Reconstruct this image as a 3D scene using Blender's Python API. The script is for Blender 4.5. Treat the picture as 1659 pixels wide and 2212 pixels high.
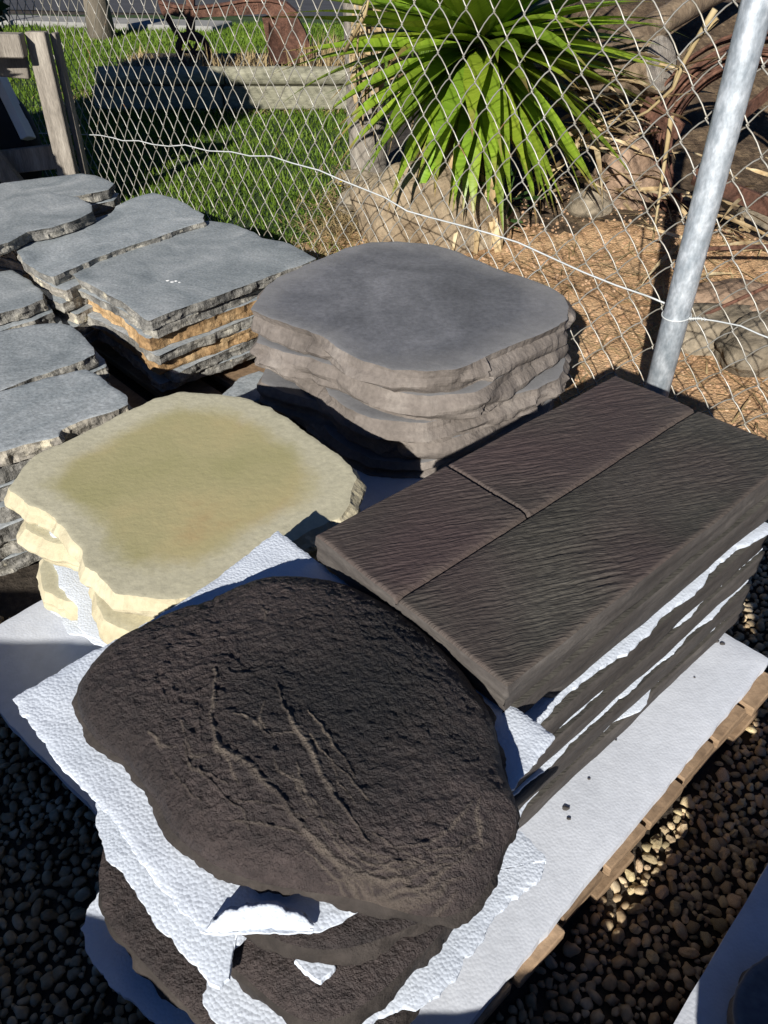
import bpy, math, random
import numpy as np
from mathutils import Vector, Matrix, noise
from math import radians, sin, cos, pi

scene = bpy.context.scene
col = scene.collection
for o in list(bpy.data.objects):
    bpy.data.objects.remove(o)
random.seed(7)

# ------------------------------------------------------------------ camera
H = 1.035                      # lens height above the gravel
PITCH = radians(38.0)
F = 1662.0                     # focal length in photo units (1659 x 2212)
CX, CY = 829.5, 1106.0
cd = bpy.data.cameras.new('camera')
cam = bpy.data.objects.new('camera', cd)
col.objects.link(cam)
cam.location = (0, 0, H)
cam.rotation_euler = (pi/2 - PITCH, 0, 0)
cd.sensor_fit = 'VERTICAL'
cd.sensor_height = 24.0
cd.lens = 24.0 * F / 2212.0
cd.clip_start = 0.02
cd.clip_end = 600
scene.camera = cam
SP, CP = sin(PITCH), cos(PITCH)

# ------------------------------------------------------------------ light
SUN_AZ = 72.0      # direction the light travels, degrees from +X
SUN_EL = 25.0
world = bpy.data.worlds.new('World')
scene.world = world
world.use_nodes = True
wn = world.node_tree.nodes
wl = world.node_tree.links
wn.clear()
sky = wn.new('ShaderNodeTexSky')
sky.sky_type = 'NISHITA'
sky.sun_disc = False
sky.sun_elevation = radians(SUN_EL)
sky.air_density = 0.5
sky.dust_density = 0.0
sky.ozone_density = 9.0
# sun stands opposite to the travel direction; sky rotation is measured from +Y clockwise
sun_pos_az = SUN_AZ + 180.0
sky.sun_rotation = radians(90.0 - sun_pos_az)
bg = wn.new('ShaderNodeBackground')
bg.inputs['Strength'].default_value = 0.05
wo = wn.new('ShaderNodeOutputWorld')
wl.new(sky.outputs[0], bg.inputs[0])
wl.new(bg.outputs[0], wo.inputs[0])

sd = bpy.data.lights.new('sun', 'SUN')
sd.energy = 5.0
sd.angle = radians(0.5)
sd.color = (1.0, 0.96, 0.90)
sun = bpy.data.objects.new('sun', sd)
col.objects.link(sun)
ldir = Vector((cos(radians(SUN_AZ))*cos(radians(SUN_EL)), sin(radians(SUN_AZ))*cos(radians(SUN_EL)), -sin(radians(SUN_EL))))
sun.rotation_euler = ldir.to_track_quat('-Z', 'Y').to_euler()
sun.location = (-4, -5, 5)

scene.view_settings.view_transform = 'Standard'
scene.view_settings.look = 'None'
scene.view_settings.gamma = 1.0
scene.view_settings.exposure = 0.5
scene.view_settings.use_curve_mapping = False
scene.render.resolution_x = 768
scene.render.resolution_y = 1024

# ------------------------------------------------------------------ pixel to place
def ray(x, y):
    u = (x-CX)/F; v = (y-CY)/F
    return u, CP - v*SP, -(SP + v*CP)          # X, Y, Z per unit of depth
def W(x, y, z):                                 # where the ray meets the level z
    a, b, c = ray(x, y); d = (z-H)/c
    return Vector((a*d, b*d, z))
def WY(x, y, Y):                                # where the ray meets the upright plane at distance Y
    a, b, c = ray(x, y); d = Y/b
    return Vector((a*d, Y, H+c*d))
def WD(x, y, d):
    a, b, c = ray(x, y)
    return Vector((a*d, b*d, H+c*d))

# ------------------------------------------------------------------ object helpers
def tag(o, label=None, cat=None, group=None, kind=None):
    if label: o['label'] = label
    if cat: o['category'] = cat
    if group: o['group'] = group
    if kind: o['kind'] = kind
    return o

def empty(name, loc=(0, 0, 0), label=None, cat=None, group=None):
    o = bpy.data.objects.new(name, None)
    o.empty_display_size = 0.05
    col.objects.link(o); o.location = loc
    return tag(o, label, cat, group)

def mobj(name, verts, faces, mats, parent=None, smooth=True, fmat=None, fsm=None, origin=None, loc=None):
    """mesh object; verts are in world metres, origin is moved to the base of the piece"""
    vs = np.asarray([tuple(v) for v in verts], dtype=float)
    if origin is None:
        origin = ((vs[:, 0].min()+vs[:, 0].max())/2, (vs[:, 1].min()+vs[:, 1].max())/2, vs[:, 2].min())
    vs = vs - np.asarray(origin)
    me = bpy.data.meshes.new(name)
    me.from_pydata(vs.tolist(), [], faces)
    if not isinstance(mats, (list, tuple)): mats = [mats]
    for m in mats: me.materials.append(m)
    n = len(me.polygons)
    if fsm is not None: me.polygons.foreach_set('use_smooth', fsm)
    else: me.polygons.foreach_set('use_smooth', [smooth]*n)
    if fmat is not None: me.polygons.foreach_set('material_index', fmat)
    me.update()
    o = bpy.data.objects.new(name, me)
    col.objects.link(o)
    o.location = origin
    if parent is not None:
        o.parent = parent
        o.location = Vector(origin) - parent_world(parent)
    return o

def parent_world(p):
    v = Vector(p.location)
    while p.parent is not None:
        p = p.parent; v += p.location
    return v

class MB:
    """collects boxes, tubes and prisms into one mesh"""
    def __init__(self): self.v = []; self.f = []
    def add(self, vs, fs):
        b = len(self.v); self.v += [tuple(p) for p in vs]; self.f += [tuple(i+b for i in f) for f in fs]
    def box(self, c, ax, ay, az, bev=0.0):
        """c centre; ax, ay, az half-extent vectors; small bevel along the edges"""
        c = Vector(c); ax = Vector(ax); ay = Vector(ay); az = Vector(az)
        if bev <= 0:
            vs = [c+sx*ax+sy*ay+sz*az for sx in (-1, 1) for sy in (-1, 1) for sz in (-1, 1)]
            self.add(vs, [(0, 1, 3, 2), (4, 6, 7, 5), (0, 4, 5, 1), (2, 3, 7, 6), (0, 2, 6, 4), (1, 5, 7, 3)]); return
        L = [a.length for a in (ax, ay, az)]
        k = [max(0.0, 1-bev/l) for l in L]
        vs = []; idx = {}
        for sx in (-1, 1):
            for sy in (-1, 1):
                for sz in (-1, 1):
                    for t in range(3):
                        f = [k[0], k[1], k[2]]; f[t] = 1.0
                        idx[(sx, sy, sz, t)] = len(vs)
                        vs.append(c+sx*f[0]*ax+sy*f[1]*ay+sz*f[2]*az)
        fs = []
        S = (-1, 1)
        for s in S:
            q = [(-1, -1), (1, -1), (1, 1), (-1, 1)]
            fs.append([idx[(s, a, b, 0)] for a, b in q]); fs.append([idx[(a, s, b, 1)] for a, b in q]); fs.append([idx[(a, b, s, 2)] for a, b in q])
        for a in S:
            for b in S:
                fs.append([idx[(a, b, -1, 0)], idx[(a, b, 1, 0)], idx[(a, b, 1, 1)], idx[(a, b, -1, 1)]])
                fs.append([idx[(a, -1, b, 0)], idx[(a, 1, b, 0)], idx[(a, 1, b, 2)], idx[(a, -1, b, 2)]])
                fs.append([idx[(-1, a, b, 1)], idx[(1, a, b, 1)], idx[(1, a, b, 2)], idx[(-1, a, b, 2)]])
                for d in S: fs.append([idx[(a, b, d, 0)], idx[(a, b, d, 1)], idx[(a, b, d, 2)]])
        self.add(vs, fs)
    def beam(self, p, q, w, h, up=(0, 0, 1), bev=0.003):
        p = Vector(p); q = Vector(q); d = (q-p); l = d.length; d.normalize()
        s = d.cross(Vector(up)).normalized(); u = s.cross(d).normalized()
        self.box((p+q)/2, d*l/2, s*w/2, u*h/2, bev)
    def tube(self, pts, rad, n=8, cap=True, closed=False):
        pts = [Vector(p) for p in pts]; m = len(pts)
        if not isinstance(rad, (list, tuple)): rad = [rad]*m
        vs = []; fs = []
        prev = None
        for i, p in enumerate(pts):
            if closed: d = pts[(i+1) % m]-pts[i-1]
            else: d = pts[min(i+1, m-1)]-pts[max(i-1, 0)]
            d.normalize()
            if prev is None:
                ref = Vector((0, 0, 1)) if abs(d.z) < .9 else Vector((1, 0, 0))
                a = d.cross(ref).normalized()
            else:
                a = (prev - d*prev.dot(d)).normalized()
            prev = a; b = d.cross(a)
            for k in range(n):
                t = 2*pi*k/n
                vs.append(p+rad[i]*(cos(t)*a+sin(t)*b))
        r = m if closed else m-1
        for i in range(r):
            j = (i+1) % m
            for k in range(n):
                k2 = (k+1) % n
                fs.append((i*n+k, i*n+k2, j*n+k2, j*n+k))
        if cap and not closed:
            fs.append(tuple(range(n-1, -1, -1))); fs.append(tuple((m-1)*n+k for k in range(n)))
        self.add(vs, fs)
    def prism(self, poly, d):
        """poly: list of points, d: thickness vector"""
        n = len(poly); d = Vector(d)
        vs = [Vector(p) for p in poly]+[Vector(p)+d for p in poly]
        fs = [tuple(range(n)), tuple(range(2*n-1, n-1, -1))]+[(i, i+n, (i+1) % n+n, (i+1) % n) for i in range(n)]
        self.add(vs, fs)
    def build(self, name, mat, parent=None, smooth=False, origin=None):
        return mobj(name, self.v, self.f, mat, parent, smooth, origin=origin)

# ------------------------------------------------------------------ materials
def rgb(h, g=None, b=None):
    return (h, g, b, 1.0)

def make_mat(name, ramp, scale=6.0, detail=6.0, rough=0.85, bumps=(), fine=None, stretch=(1, 1, 1), spec=0.3, vary=0.0, warp=0.0, spots=None, metallic=0.0, hue=0.0, sss=None, trans=None):
    m = bpy.data.materials.new(name); m.use_nodes = True
    nt = m.node_tree; N = nt.nodes; L = nt.links
    bs = N['Principled BSDF']
    bs.inputs['Roughness'].default_value = rough
    bs.inputs['Metallic'].default_value = metallic
    bs.inputs['Specular IOR Level'].default_value = spec
    tc = N.new('ShaderNodeTexCoord'); oi = N.new('ShaderNodeObjectInfo')
    add = N.new('ShaderNodeVectorMath'); add.operation = 'ADD'
    mul = N.new('ShaderNodeMath'); mul.operation = 'MULTIPLY'; mul.inputs[1].default_value = 37.0
    L.new(oi.outputs['Random'], mul.inputs[0]); L.new(tc.outputs['Object'], add.inputs[0]); L.new(mul.outputs[0], add.inputs[1])
    mp = N.new('ShaderNodeMapping'); mp.inputs['Scale'].default_value = stretch
    L.new(add.outputs[0], mp.inputs['Vector'])
    vec = mp.outputs[0]
    n1 = N.new('ShaderNodeTexNoise'); n1.inputs['Scale'].default_value = scale; n1.inputs['Detail'].default_value = detail; n1.inputs['Roughness'].default_value = 0.62; n1.inputs['Distortion'].default_value = warp
    L.new(vec, n1.inputs['Vector'])
    cr = N.new('ShaderNodeValToRGB'); el = cr.color_ramp.elements
    while len(el) < len(ramp): el.new(0.5)
    for e, (p, c) in zip(el, ramp): e.position = p; e.color = (c[0], c[1], c[2], 1)
    L.new(n1.outputs['Fac'], cr.inputs[0])
    c_out = cr.outputs[0]
    if fine:
        fs, amt = fine
        n2 = N.new('ShaderNodeTexNoise'); n2.inputs['Scale'].default_value = fs; n2.inputs['Detail'].default_value = 3
        L.new(vec, n2.inputs['Vector'])
        mr = N.new('ShaderNodeMapRange'); mr.inputs[1].default_value = 0.3; mr.inputs[2].default_value = 0.7; mr.inputs[3].default_value = 1-amt; mr.inputs[4].default_value = 1+amt
        L.new(n2.outputs['Fac'], mr.inputs[0])
        mx = N.new('ShaderNodeVectorMath'); mx.operation = 'SCALE'
        L.new(c_out, mx.inputs[0]); L.new(mr.outputs[0], mx.inputs['Scale']); c_out = mx.outputs[0]
    if spots:
        sc, thr, colr = spots
        n3 = N.new('ShaderNodeTexNoise'); n3.inputs['Scale'].default_value = sc; n3.inputs['Detail'].default_value = 5; n3.inputs['Roughness'].default_value = .7
        L.new(vec, n3.inputs['Vector'])
        mr = N.new('ShaderNodeMapRange'); mr.inputs[1].default_value = thr; mr.inputs[2].default_value = thr+0.05
        L.new(n3.outputs['Fac'], mr.inputs[0])
        mx = N.new('ShaderNodeMix'); mx.data_type = 'RGBA'
        L.new(mr.outputs[0], mx.inputs[0]); L.new(c_out, mx.inputs[6]); mx.inputs[7].default_value = (*colr, 1); c_out = mx.outputs[2]
    if vary or hue:
        hs = N.new('ShaderNodeHueSaturation')
        mr = N.new('ShaderNodeMapRange'); mr.inputs[3].default_value = 1-vary; mr.inputs[4].default_value = 1+vary
        L.new(oi.outputs['Random'], mr.inputs[0]); L.new(mr.outputs[0], hs.inputs['Value'])
        if hue:
            wnz = N.new('ShaderNodeTexWhiteNoise'); wnz.noise_dimensions = '1D'
            L.new(oi.outputs['Random'], wnz.inputs['W'])
            mh = N.new('ShaderNodeMapRange'); mh.inputs[3].default_value = .5-hue; mh.inputs[4].default_value = .5+hue
            L.new(wnz.outputs['Value'], mh.inputs[0]); L.new(mh.outputs[0], hs.inputs['Hue'])
        L.new(c_out, hs.inputs['Color']); c_out = hs.outputs[0]
    L.new(c_out, bs.inputs['Base Color'])
    prev = None
    for (kind, bsc, dist, st) in bumps:
        if kind == 'voro':
            t = N.new('ShaderNodeTexVoronoi'); t.inputs['Scale'].default_value = bsc; L.new(vec, t.inputs['Vector']); out = t.outputs['Distance']
            inv = N.new('ShaderNodeMath'); inv.operation = 'SUBTRACT'; inv.inputs[0].default_value = 1.0; L.new(out, inv.inputs[1]); out = inv.outputs[0]
        else:
            t = N.new('ShaderNodeTexNoise'); t.inputs['Scale'].default_value = bsc; t.inputs['Detail'].default_value = 6; t.inputs['Roughness'].default_value = .65; L.new(vec, t.inputs['Vector']); out = t.outputs['Fac']
        bp = N.new('ShaderNodeBump'); bp.inputs['Strength'].default_value = st; bp.inputs['Distance'].default_value = dist
        L.new(out, bp.inputs['Height'])
        if prev is not None: L.new(prev, bp.inputs['Normal'])
        prev = bp.outputs[0]
    if prev is not None: L.new(prev, bs.inputs['Normal'])
    if trans:
        tr = N.new('ShaderNodeBsdfTranslucent'); L.new(c_out, tr.inputs['Color'])
        ms = N.new('ShaderNodeMixShader'); ms.inputs[0].default_value = trans
        L.new(bs.outputs[0], ms.inputs[1]); L.new(tr.outputs[0], ms.inputs[2])
        L.new(ms.outputs[0], N['Material Output'].inputs['Surface'])
    return m

M = {}
M['foam'] = make_mat('polystyrene', [(0.3, (.60, .655, .73)), (.7, (.70, .75, .82))], 9, rough=.7, bumps=(('voro', 300, .0011, .5), ('noise', 30, .003, .25)), spots=(55, .78, (.6, .61, .63)))
M['foam_base'] = make_mat('polystyrene_dusty', [(0.3, (.55, .58, .63)), (.6, (.65, .68, .73)), (.8, (.71, .74, .78))], 6, rough=.7, bumps=(('voro', 260, .0006, .40), ('noise', 18, .003, .2)), spots=(70, .74, (.40, .38, .36)), fine=(60, .05))
M['grey_top'] = make_mat('grey_concrete_top', [(0.30, (.085, .087, .095)), (.5, (.122, .125, .136)), (.68, (.19, .192, .205))], 4.5, detail=9, rough=.72, fine=(110, .16), bumps=(('noise', 55, .0016, .5), ('noise', 180, .0010, .6)), warp=.7, vary=.06, spots=(75, .71, (.30, .30, .30)))
M['grey_side'] = make_mat('grey_concrete_side', [(0.3, (.105, .090, .078)), (.55, (.185, .160, .140)), (.75, (.28, .25, .22))], 9, detail=8, rough=.88, fine=(120, .12), bumps=(('noise', 60, .004, .8), ('noise', 220, .0012, .6)), spots=(26, .70, (.40, .39, .36)))
M['plank_side'] = make_mat('timber_look_side', [(0.3, (.040, .034, .030)), (.55, (.068, .060, .054)), (.75, (.12, .108, .096))], 5, detail=8, rough=.85, stretch=(1, 1, 4), fine=(90, .15), bumps=(('noise', 40, .004, .6),), vary=.1)
M['rock_side'] = make_mat('dark_rock_side', [(0.3, (.020, .017, .015)), (.55, (.045, .037, .032)), (.78, (.085, .072, .061))], 8, detail=8, rough=.85, fine=(90, .2), bumps=(('noise', 45, .006, .8), ('noise', 160, .002, .7)))
M['blue_top'] = make_mat('bluestone_sawn', [(0.28, (.18, .205, .218)), (.45, (.275, .302, .312)), (.58, (.345, .37, .378)), (.75, (.45, .47, .472))], 5.5, detail=9, rough=.7, fine=(160, .22), bumps=(('noise', 14, .004, .5), ('noise', 90, .002, .6)), warp=1.2, vary=.10, spots=(58, .70, (.05, .05, .05)))
M['blue_side'] = make_mat('bluestone_split', [(0.3, (.07, .07, .066)), (.5, (.20, .192, .172)), (.68, (.42, .395, .33))], 16, detail=9, rough=.85, fine=(120, .3), bumps=(('noise', 50, .008, .9), ('noise', 150, .003, .8)), spots=(18, .64, (.46, .42, .32)))
M['blue_pale'] = make_mat('bluestone_pale_split', [(0.3, (.14, .13, .115)), (.5, (.30, .275, .23)), (.68, (.50, .45, .35))], 14, detail=9, rough=.85, fine=(120, .25), bumps=(('noise', 45, .007, .9),), spots=(16, .60, (.55, .50, .37)))
M['blue_rust'] = make_mat('bluestone_iron_stained', [(0.3, (.13, .08, .042)), (.5, (.32, .20, .095)), (.7, (.48, .34, .185))], 13, detail=9, rough=.85, fine=(90, .3), bumps=(('noise', 50, .007, .9),))
M['pallet'] = make_mat('pallet_timber', [(0.3, (.17, .11, .065)), (.55, (.28, .19, .115)), (.75, (.36, .25, .16))], 7, rough=.85, stretch=(1, 1, 5), fine=(80, .2), bumps=(('noise', 60, .003, .6),), vary=.2)
M['old_timber'] = make_mat('weathered_timber', [(0.3, (.16, .14, .115)), (.55, (.27, .24, .20)), (.75, (.38, .345, .29))], 6, rough=.88, stretch=(4, 4, .6), fine=(70, .22), bumps=(('noise', 45, .005, .7),), vary=.12)
M['log'] = make_mat('log_bark', [(0.3, (.10, .07, .045)), (.55, (.21, .155, .10)), (.75, (.33, .26, .17))], 9, rough=.9, stretch=(1, 1, .5), fine=(70, .25), bumps=(('noise', 40, .008, .8),))
M['sleeper'] = make_mat('sleeper_timber', [(0.3, (.16, .155, .11)), (.55, (.26, .25, .18)), (.75, (.36, .35, .27))], 8, rough=.9, stretch=(.6, 3, 3), fine=(50, .18), bumps=(('noise', 40, .004, .6),), vary=.15)
M['rust'] = make_mat('rusty_iron', [(0.3, (.055, .028, .020)), (.55, (.115, .055, .036)), (.75, (.19, .10, .065))], 14, rough=.9, fine=(90, .3), bumps=(('noise', 70, .004, .7),), vary=.12)
M['galv'] = make_mat('galvanised_steel', [(0.32, (.26, .30, .33)), (.5, (.42, .46, .49)), (.66, (.62, .66, .69))], 55, detail=10, rough=.5, metallic=.35, spec=.5, stretch=(1, 1, .5), fine=(190, .16), spots=(16, .70, (.30, .29, .27)), bumps=(('noise', 60, .0012, .4),))
M['wire'] = make_mat('fence_wire', [(0.3, (.27, .24, .18)), (.5, (.38, .36, .31)), (.7, (.48, .47, .43))], 12, rough=.45, metallic=.4, spec=.5, spots=(9, .63, (.26, .14, .06)), vary=.15)
M['wire_white'] = make_mat('tension_wire', [(0.3, (.50, .52, .50)), (.7, (.68, .70, .69))], 12, rough=.5, metallic=.2)
M['soil'] = make_mat('dark_soil', [(0.3, (.030, .024, .018)), (.55, (.060, .048, .036)), (.75, (.10, .080, .058))], 12, rough=.95, fine=(80, .3), bumps=(('noise', 40, .01, .8),))
M['bank'] = make_mat('red_gravel_soil', [(0.3, (.28, .165, .082)), (.5, (.46, .285, .15)), (.7, (.60, .41, .23))], 6, detail=9, rough=.95, fine=(160, .28), bumps=(('noise', 60, .012, .9), ('voro', 120, .004, .7)))
M['granule'] = make_mat('red_granules', [(0.3, (.24, .13, .07)), (.5, (.40, .25, .145)), (.7, (.52, .37, .24))], 40, rough=.9)
M['lawn'] = make_mat('lawn_base', [(0.3, (.022, .040, .010)), (.6, (.045, .080, .018)), (.8, (.075, .105, .03))], 5, rough=.95, fine=(60, .3), bumps=(('noise', 50, .01, .8),))
M['grass'] = make_mat('grass_blades', [(0.3, (.085, .155, .014)), (.5, (.135, .225, .020)), (.7, (.20, .29, .035))], 2.2, rough=.6, trans=.35)
M['road'] = make_mat('asphalt', [(0.3, (.050, .051, .054)), (.7, (.075, .076, .080))], 3, rough=.9, fine=(60, .15))
M['kerb'] = make_mat('kerb_concrete', [(0.3, (.22, .215, .20)), (.7, (.30, .295, .275))], 3, rough=.9, fine=(40, .1))
M['pebble'] = make_mat('pebbles', [(0.3, (.36, .25, .14)), (.5, (.56, .43, .25)), (.7, (.76, .65, .45))], 14, rough=.8, fine=(90, .25), vary=.42, hue=.014, bumps=(('noise', 60, .003, .6),))
M['boulder'] = make_mat('tan_boulder', [(0.3, (.17, .125, .075)), (.5, (.28, .215, .14)), (.7, (.37, .30, .205))], 5, detail=9, rough=.92, fine=(60, .22), bumps=(('noise', 25, .02, .8), ('noise', 90, .004, .7)))
M['litter'] = make_mat('leaf_litter', [(0.3, (.045, .030, .018)), (.5, (.095, .065, .040)), (.7, (.19, .135, .08))], 14, detail=9, rough=.95, fine=(60, .3), bumps=(('noise', 40, .02, .9),))
M['rock'] = make_mat('garden_rock', [(0.3, (.12, .10, .07)), (.5, (.21, .175, .125)), (.7, (.32, .27, .195))], 7, detail=9, rough=.92, fine=(60, .25), bumps=(('noise', 30, .015, .8),), vary=.2)
M['rock_pink'] = make_mat('pink_rock', [(0.3, (.13, .085, .055)), (.5, (.22, .15, .10)), (.7, (.33, .235, .165))], 7, detail=9, rough=.92, fine=(60, .25), bumps=(('noise', 30, .015, .8),), vary=.15)
M['leaf'] = make_mat('yucca_leaf', [(0.3, (.15, .24, .018)), (.55, (.23, .34, .028)), (.75, (.32, .42, .055))], 5, rough=.42, spec=.5, trans=.30, vary=.28, hue=.015, stretch=(12, 1, 1))
M['weed'] = make_mat('weed_leaf', [(0.3, (.035, .085, .022)), (.7, (.075, .14, .035))], 9, rough=.5, trans=.25, vary=.2)
M['straw'] = make_mat('dry_straw', [(0.3, (.30, .21, .10)), (.5, (.45, .34, .17)), (.7, (.58, .47, .27))], 9, rough=.8, trans=.2, vary=.2)
M['dead_leaf'] = make_mat('dead_yucca_leaf', [(0.3, (.26, .17, .08)), (.5, (.44, .33, .18)), (.7, (.60, .51, .33))], 6, rough=.8, trans=.15, vary=.25)
M['yellow'] = make_mat('flower_yellow', [(0.3, (.62, .45, .02)), (.7, (.75, .58, .04))], 9, rough=.6)
M['black_rubber'] = make_mat('black_rubber', [(0.3, (.012, .012, .013)), (.7, (.022, .022, .024))], 9, rough=.7)
M['white_paint'] = make_mat('white_paint', [(0.3, (.66, .65, .62)), (.7, (.78, .77, .74))], 9, rough=.6)
M['foliage'] = make_mat('shrub_leaf', [(0.3, (.030, .062, .014)), (.55, (.055, .095, .020)), (.75, (.085, .125, .03))], 3, rough=.6, trans=.25)
M['bark'] = make_mat('tree_bark', [(0.3, (.10, .085, .065)), (.55, (.17, .145, .11)), (.75, (.24, .205, .16))], 9, rough=.95, stretch=(1, 1, .3), bumps=(('noise', 30, .015, .8),))
M['chip'] = make_mat('concrete_chip', [(0.3, (.06, .056, .052)), (.7, (.11, .10, .095))], 20, rough=.9)
M['paint_fleck'] = make_mat('white_fleck', [(0.3, (.70, .70, .68)), (.7, (.84, .84, .82))], 20, rough=.9)

def nt_tools(m): return m.node_tree.nodes, m.node_tree.links

def make_yellow_top():
    """cream concrete with an olive and ochre oxide wash on the middle of the face"""
    m = make_mat('cream_concrete_top', [(.3, (.44, .41, .285)), (.7, (.54, .505, .365))], 5, detail=8, rough=.85, fine=(120, .10), bumps=(('noise', 70, .0016, .6),))
    N, L = nt_tools(m); bs = N['Principled BSDF']
    base = bs.inputs['Base Color'].links[0].from_socket
    tc = N.new('ShaderNodeTexCoord')
    at = N.new('ShaderNodeAttribute'); at.attribute_name = 'rim'
    nz = N.new('ShaderNodeTexNoise'); nz.inputs['Scale'].default_value = 9; nz.inputs['Detail'].default_value = 9; nz.inputs['Roughness'].default_value = .7; L.new(tc.outputs['Object'], nz.inputs['Vector'])
    ad = N.new('ShaderNodeMath'); ad.operation = 'MULTIPLY_ADD'; ad.inputs[1].default_value = .34; L.new(nz.outputs['Fac'], ad.inputs[0]); L.new(at.outputs['Fac'], ad.inputs[2])
    mr = N.new('ShaderNodeMapRange'); mr.interpolation_type = 'SMOOTHSTEP'; mr.inputs[1].default_value = 1.04; mr.inputs[2].default_value = .84; L.new(ad.outputs[0], mr.inputs[0])
    n2 = N.new('ShaderNodeTexNoise'); n2.inputs['Scale'].default_value = 4.6; n2.inputs['Detail'].default_value = 7; n2.inputs['Roughness'].default_value = .6
    L.new(tc.outputs['Object'], n2.inputs['Vector'])
    cr = N.new('ShaderNodeValToRGB'); e = cr.color_ramp.elements; e.new(.5); e.new(.6)
    for q, (p, c) in zip(e, [(.34, (.345, .32, .155)), (.50, (.395, .355, .185)), (.60, (.435, .375, .195)), (.72, (.42, .31, .155))]): q.position = p; q.color = (*c, 1)
    L.new(n2.outputs['Fac'], cr.inputs[0])
    mx = N.new('ShaderNodeMix'); mx.data_type = 'RGBA'
    L.new(mr.outputs[0], mx.inputs[0]); L.new(base, mx.inputs[6]); L.new(cr.outputs[0], mx.inputs[7]); L.new(mx.outputs[2], bs.inputs['Base Color'])
    return m
M['yellow_top'] = make_yellow_top()
def make_grey_top():
    m = M['grey_top']; N, L = nt_tools(m); bs = N['Principled BSDF']
    base = bs.inputs['Base Color'].links[0].from_socket
    at = N.new('ShaderNodeAttribute'); at.attribute_name = 'rim'; tc = N.new('ShaderNodeTexCoord')
    nz = N.new('ShaderNodeTexNoise'); nz.inputs['Scale'].default_value = 6; nz.inputs['Detail'].default_value = 9; nz.inputs['Roughness'].default_value = .7; L.new(tc.outputs['Object'], nz.inputs['Vector'])
    ad = N.new('ShaderNodeMath'); ad.operation = 'MULTIPLY_ADD'; ad.inputs[1].default_value = .45; L.new(nz.outputs['Fac'], ad.inputs[0]); L.new(at.outputs['Fac'], ad.inputs[2])
    mr = N.new('ShaderNodeMapRange'); mr.inputs[1].default_value = .98; mr.inputs[2].default_value = 1.30; mr.inputs[4].default_value = .8; L.new(ad.outputs[0], mr.inputs[0])
    mx = N.new('ShaderNodeMix'); mx.data_type = 'RGBA'; mx.inputs[7].default_value = (.27, .265, .26, 1)
    L.new(mr.outputs[0], mx.inputs[0]); L.new(base, mx.inputs[6]); L.new(mx.outputs[2], bs.inputs['Base Color'])
make_grey_top()
M['yellow_side'] = make_mat('cream_concrete_side', [(.3, (.43, .375, .24)), (.55, (.56, .50, .345)), (.75, (.66, .605, .45))], 7, detail=8, rough=.9, fine=(100, .08), bumps=(('noise', 45, .004, .7),))

def make_rock_top():
    m = make_mat('dark_rock_face', [(.34, (.026, .020, .018)), (.46, (.045, .033, .030)), (.58, (.070, .052, .047)), (.72, (.11, .092, .078))], 3.4, detail=9, rough=.58, fine=(85, .28), bumps=(('noise', 60, .008, .9), ('noise', 240, .003, 1.0)), warp=.6)
    return m

def blend_attr(m, attr, colr):
    N, L = nt_tools(m); bs = N['Principled BSDF']
    base = bs.inputs['Base Color'].links[0].from_socket
    at = N.new('ShaderNodeAttribute'); at.attribute_name = attr
    mx = N.new('ShaderNodeMix'); mx.data_type = 'RGBA'
    sc = N.new('ShaderNodeMix'); sc.data_type = 'RGBA'; sc.blend_type = 'MULTIPLY'; sc.inputs[0].default_value = 1.0
    L.new(at.outputs['Fac'], mx.inputs[0]); L.new(base, mx.inputs[6])
    mx.inputs[7].default_value = (*colr, 1)
    L.new(mx.outputs[2], bs.inputs['Base Color'])
M['rock_top'] = make_rock_top()
M['rock_top'].node_tree.nodes['Principled BSDF'].inputs['Specular IOR Level'].default_value = .5
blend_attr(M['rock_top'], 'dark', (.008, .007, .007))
blend_attr(M['rock_top'], 'worn', (.21, .17, .13))

def make_mat_plank(*a, **k):
    m = make_mat(*a, **k); N, L = nt_tools(m); bs = N['Principled BSDF']
    tc = N.new('ShaderNodeTexCoord')
    r = N.new('ShaderNodeMapping'); r.inputs['Rotation'].default_value = (0, 0, -radians(15.5)); L.new(tc.outputs['Object'], r.inputs[0])
    wv = N.new('ShaderNodeTexNoise'); wv.inputs['Scale'].default_value = 22; wv.inputs['Detail'].default_value = 3; L.new(tc.outputs['Object'], wv.inputs['Vector'])
    sc = N.new('ShaderNodeVectorMath'); sc.operation = 'SCALE'; sc.inputs['Scale'].default_value = .012; L.new(wv.outputs['Color'], sc.inputs[0])
    ad = N.new('ShaderNodeVectorMath'); ad.operation = 'ADD'; L.new(r.outputs[0], ad.inputs[0]); L.new(sc.outputs[0], ad.inputs[1])
    mp = N.new('ShaderNodeMapping'); mp.inputs['Scale'].default_value = (30, 330, 1); L.new(ad.outputs[0], mp.inputs[0])
    nz = N.new('ShaderNodeTexNoise'); nz.inputs['Scale'].default_value = 1.0; nz.inputs['Detail'].default_value = 3; nz.inputs['Roughness'].default_value = .6; L.new(mp.outputs[0], nz.inputs['Vector'])
    bp = N.new('ShaderNodeBump'); bp.inputs['Strength'].default_value = .9; bp.inputs['Distance'].default_value = .0030; L.new(nz.outputs['Fac'], bp.inputs['Height'])
    old = bs.inputs['Normal'].links[0].from_socket
    L.new(old, bp.inputs['Normal']); L.new(bp.outputs[0], bs.inputs['Normal'])
    return m
def make_plank_top():
    m = make_mat_plank('timber_look_face', [(.28, (.034, .032, .027)), (.45, (.050, .046, .038)), (.6, (.066, .060, .050)), (.75, (.090, .082, .068))], 5.0, detail=8, rough=.72, fine=(85, .2), bumps=(('noise', 120, .0016, .6),), warp=.4)
    return m
M['plank_top'] = make_plank_top()
blend_attr(M['plank_top'], 'purple', (.066, .047, .045))
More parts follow.
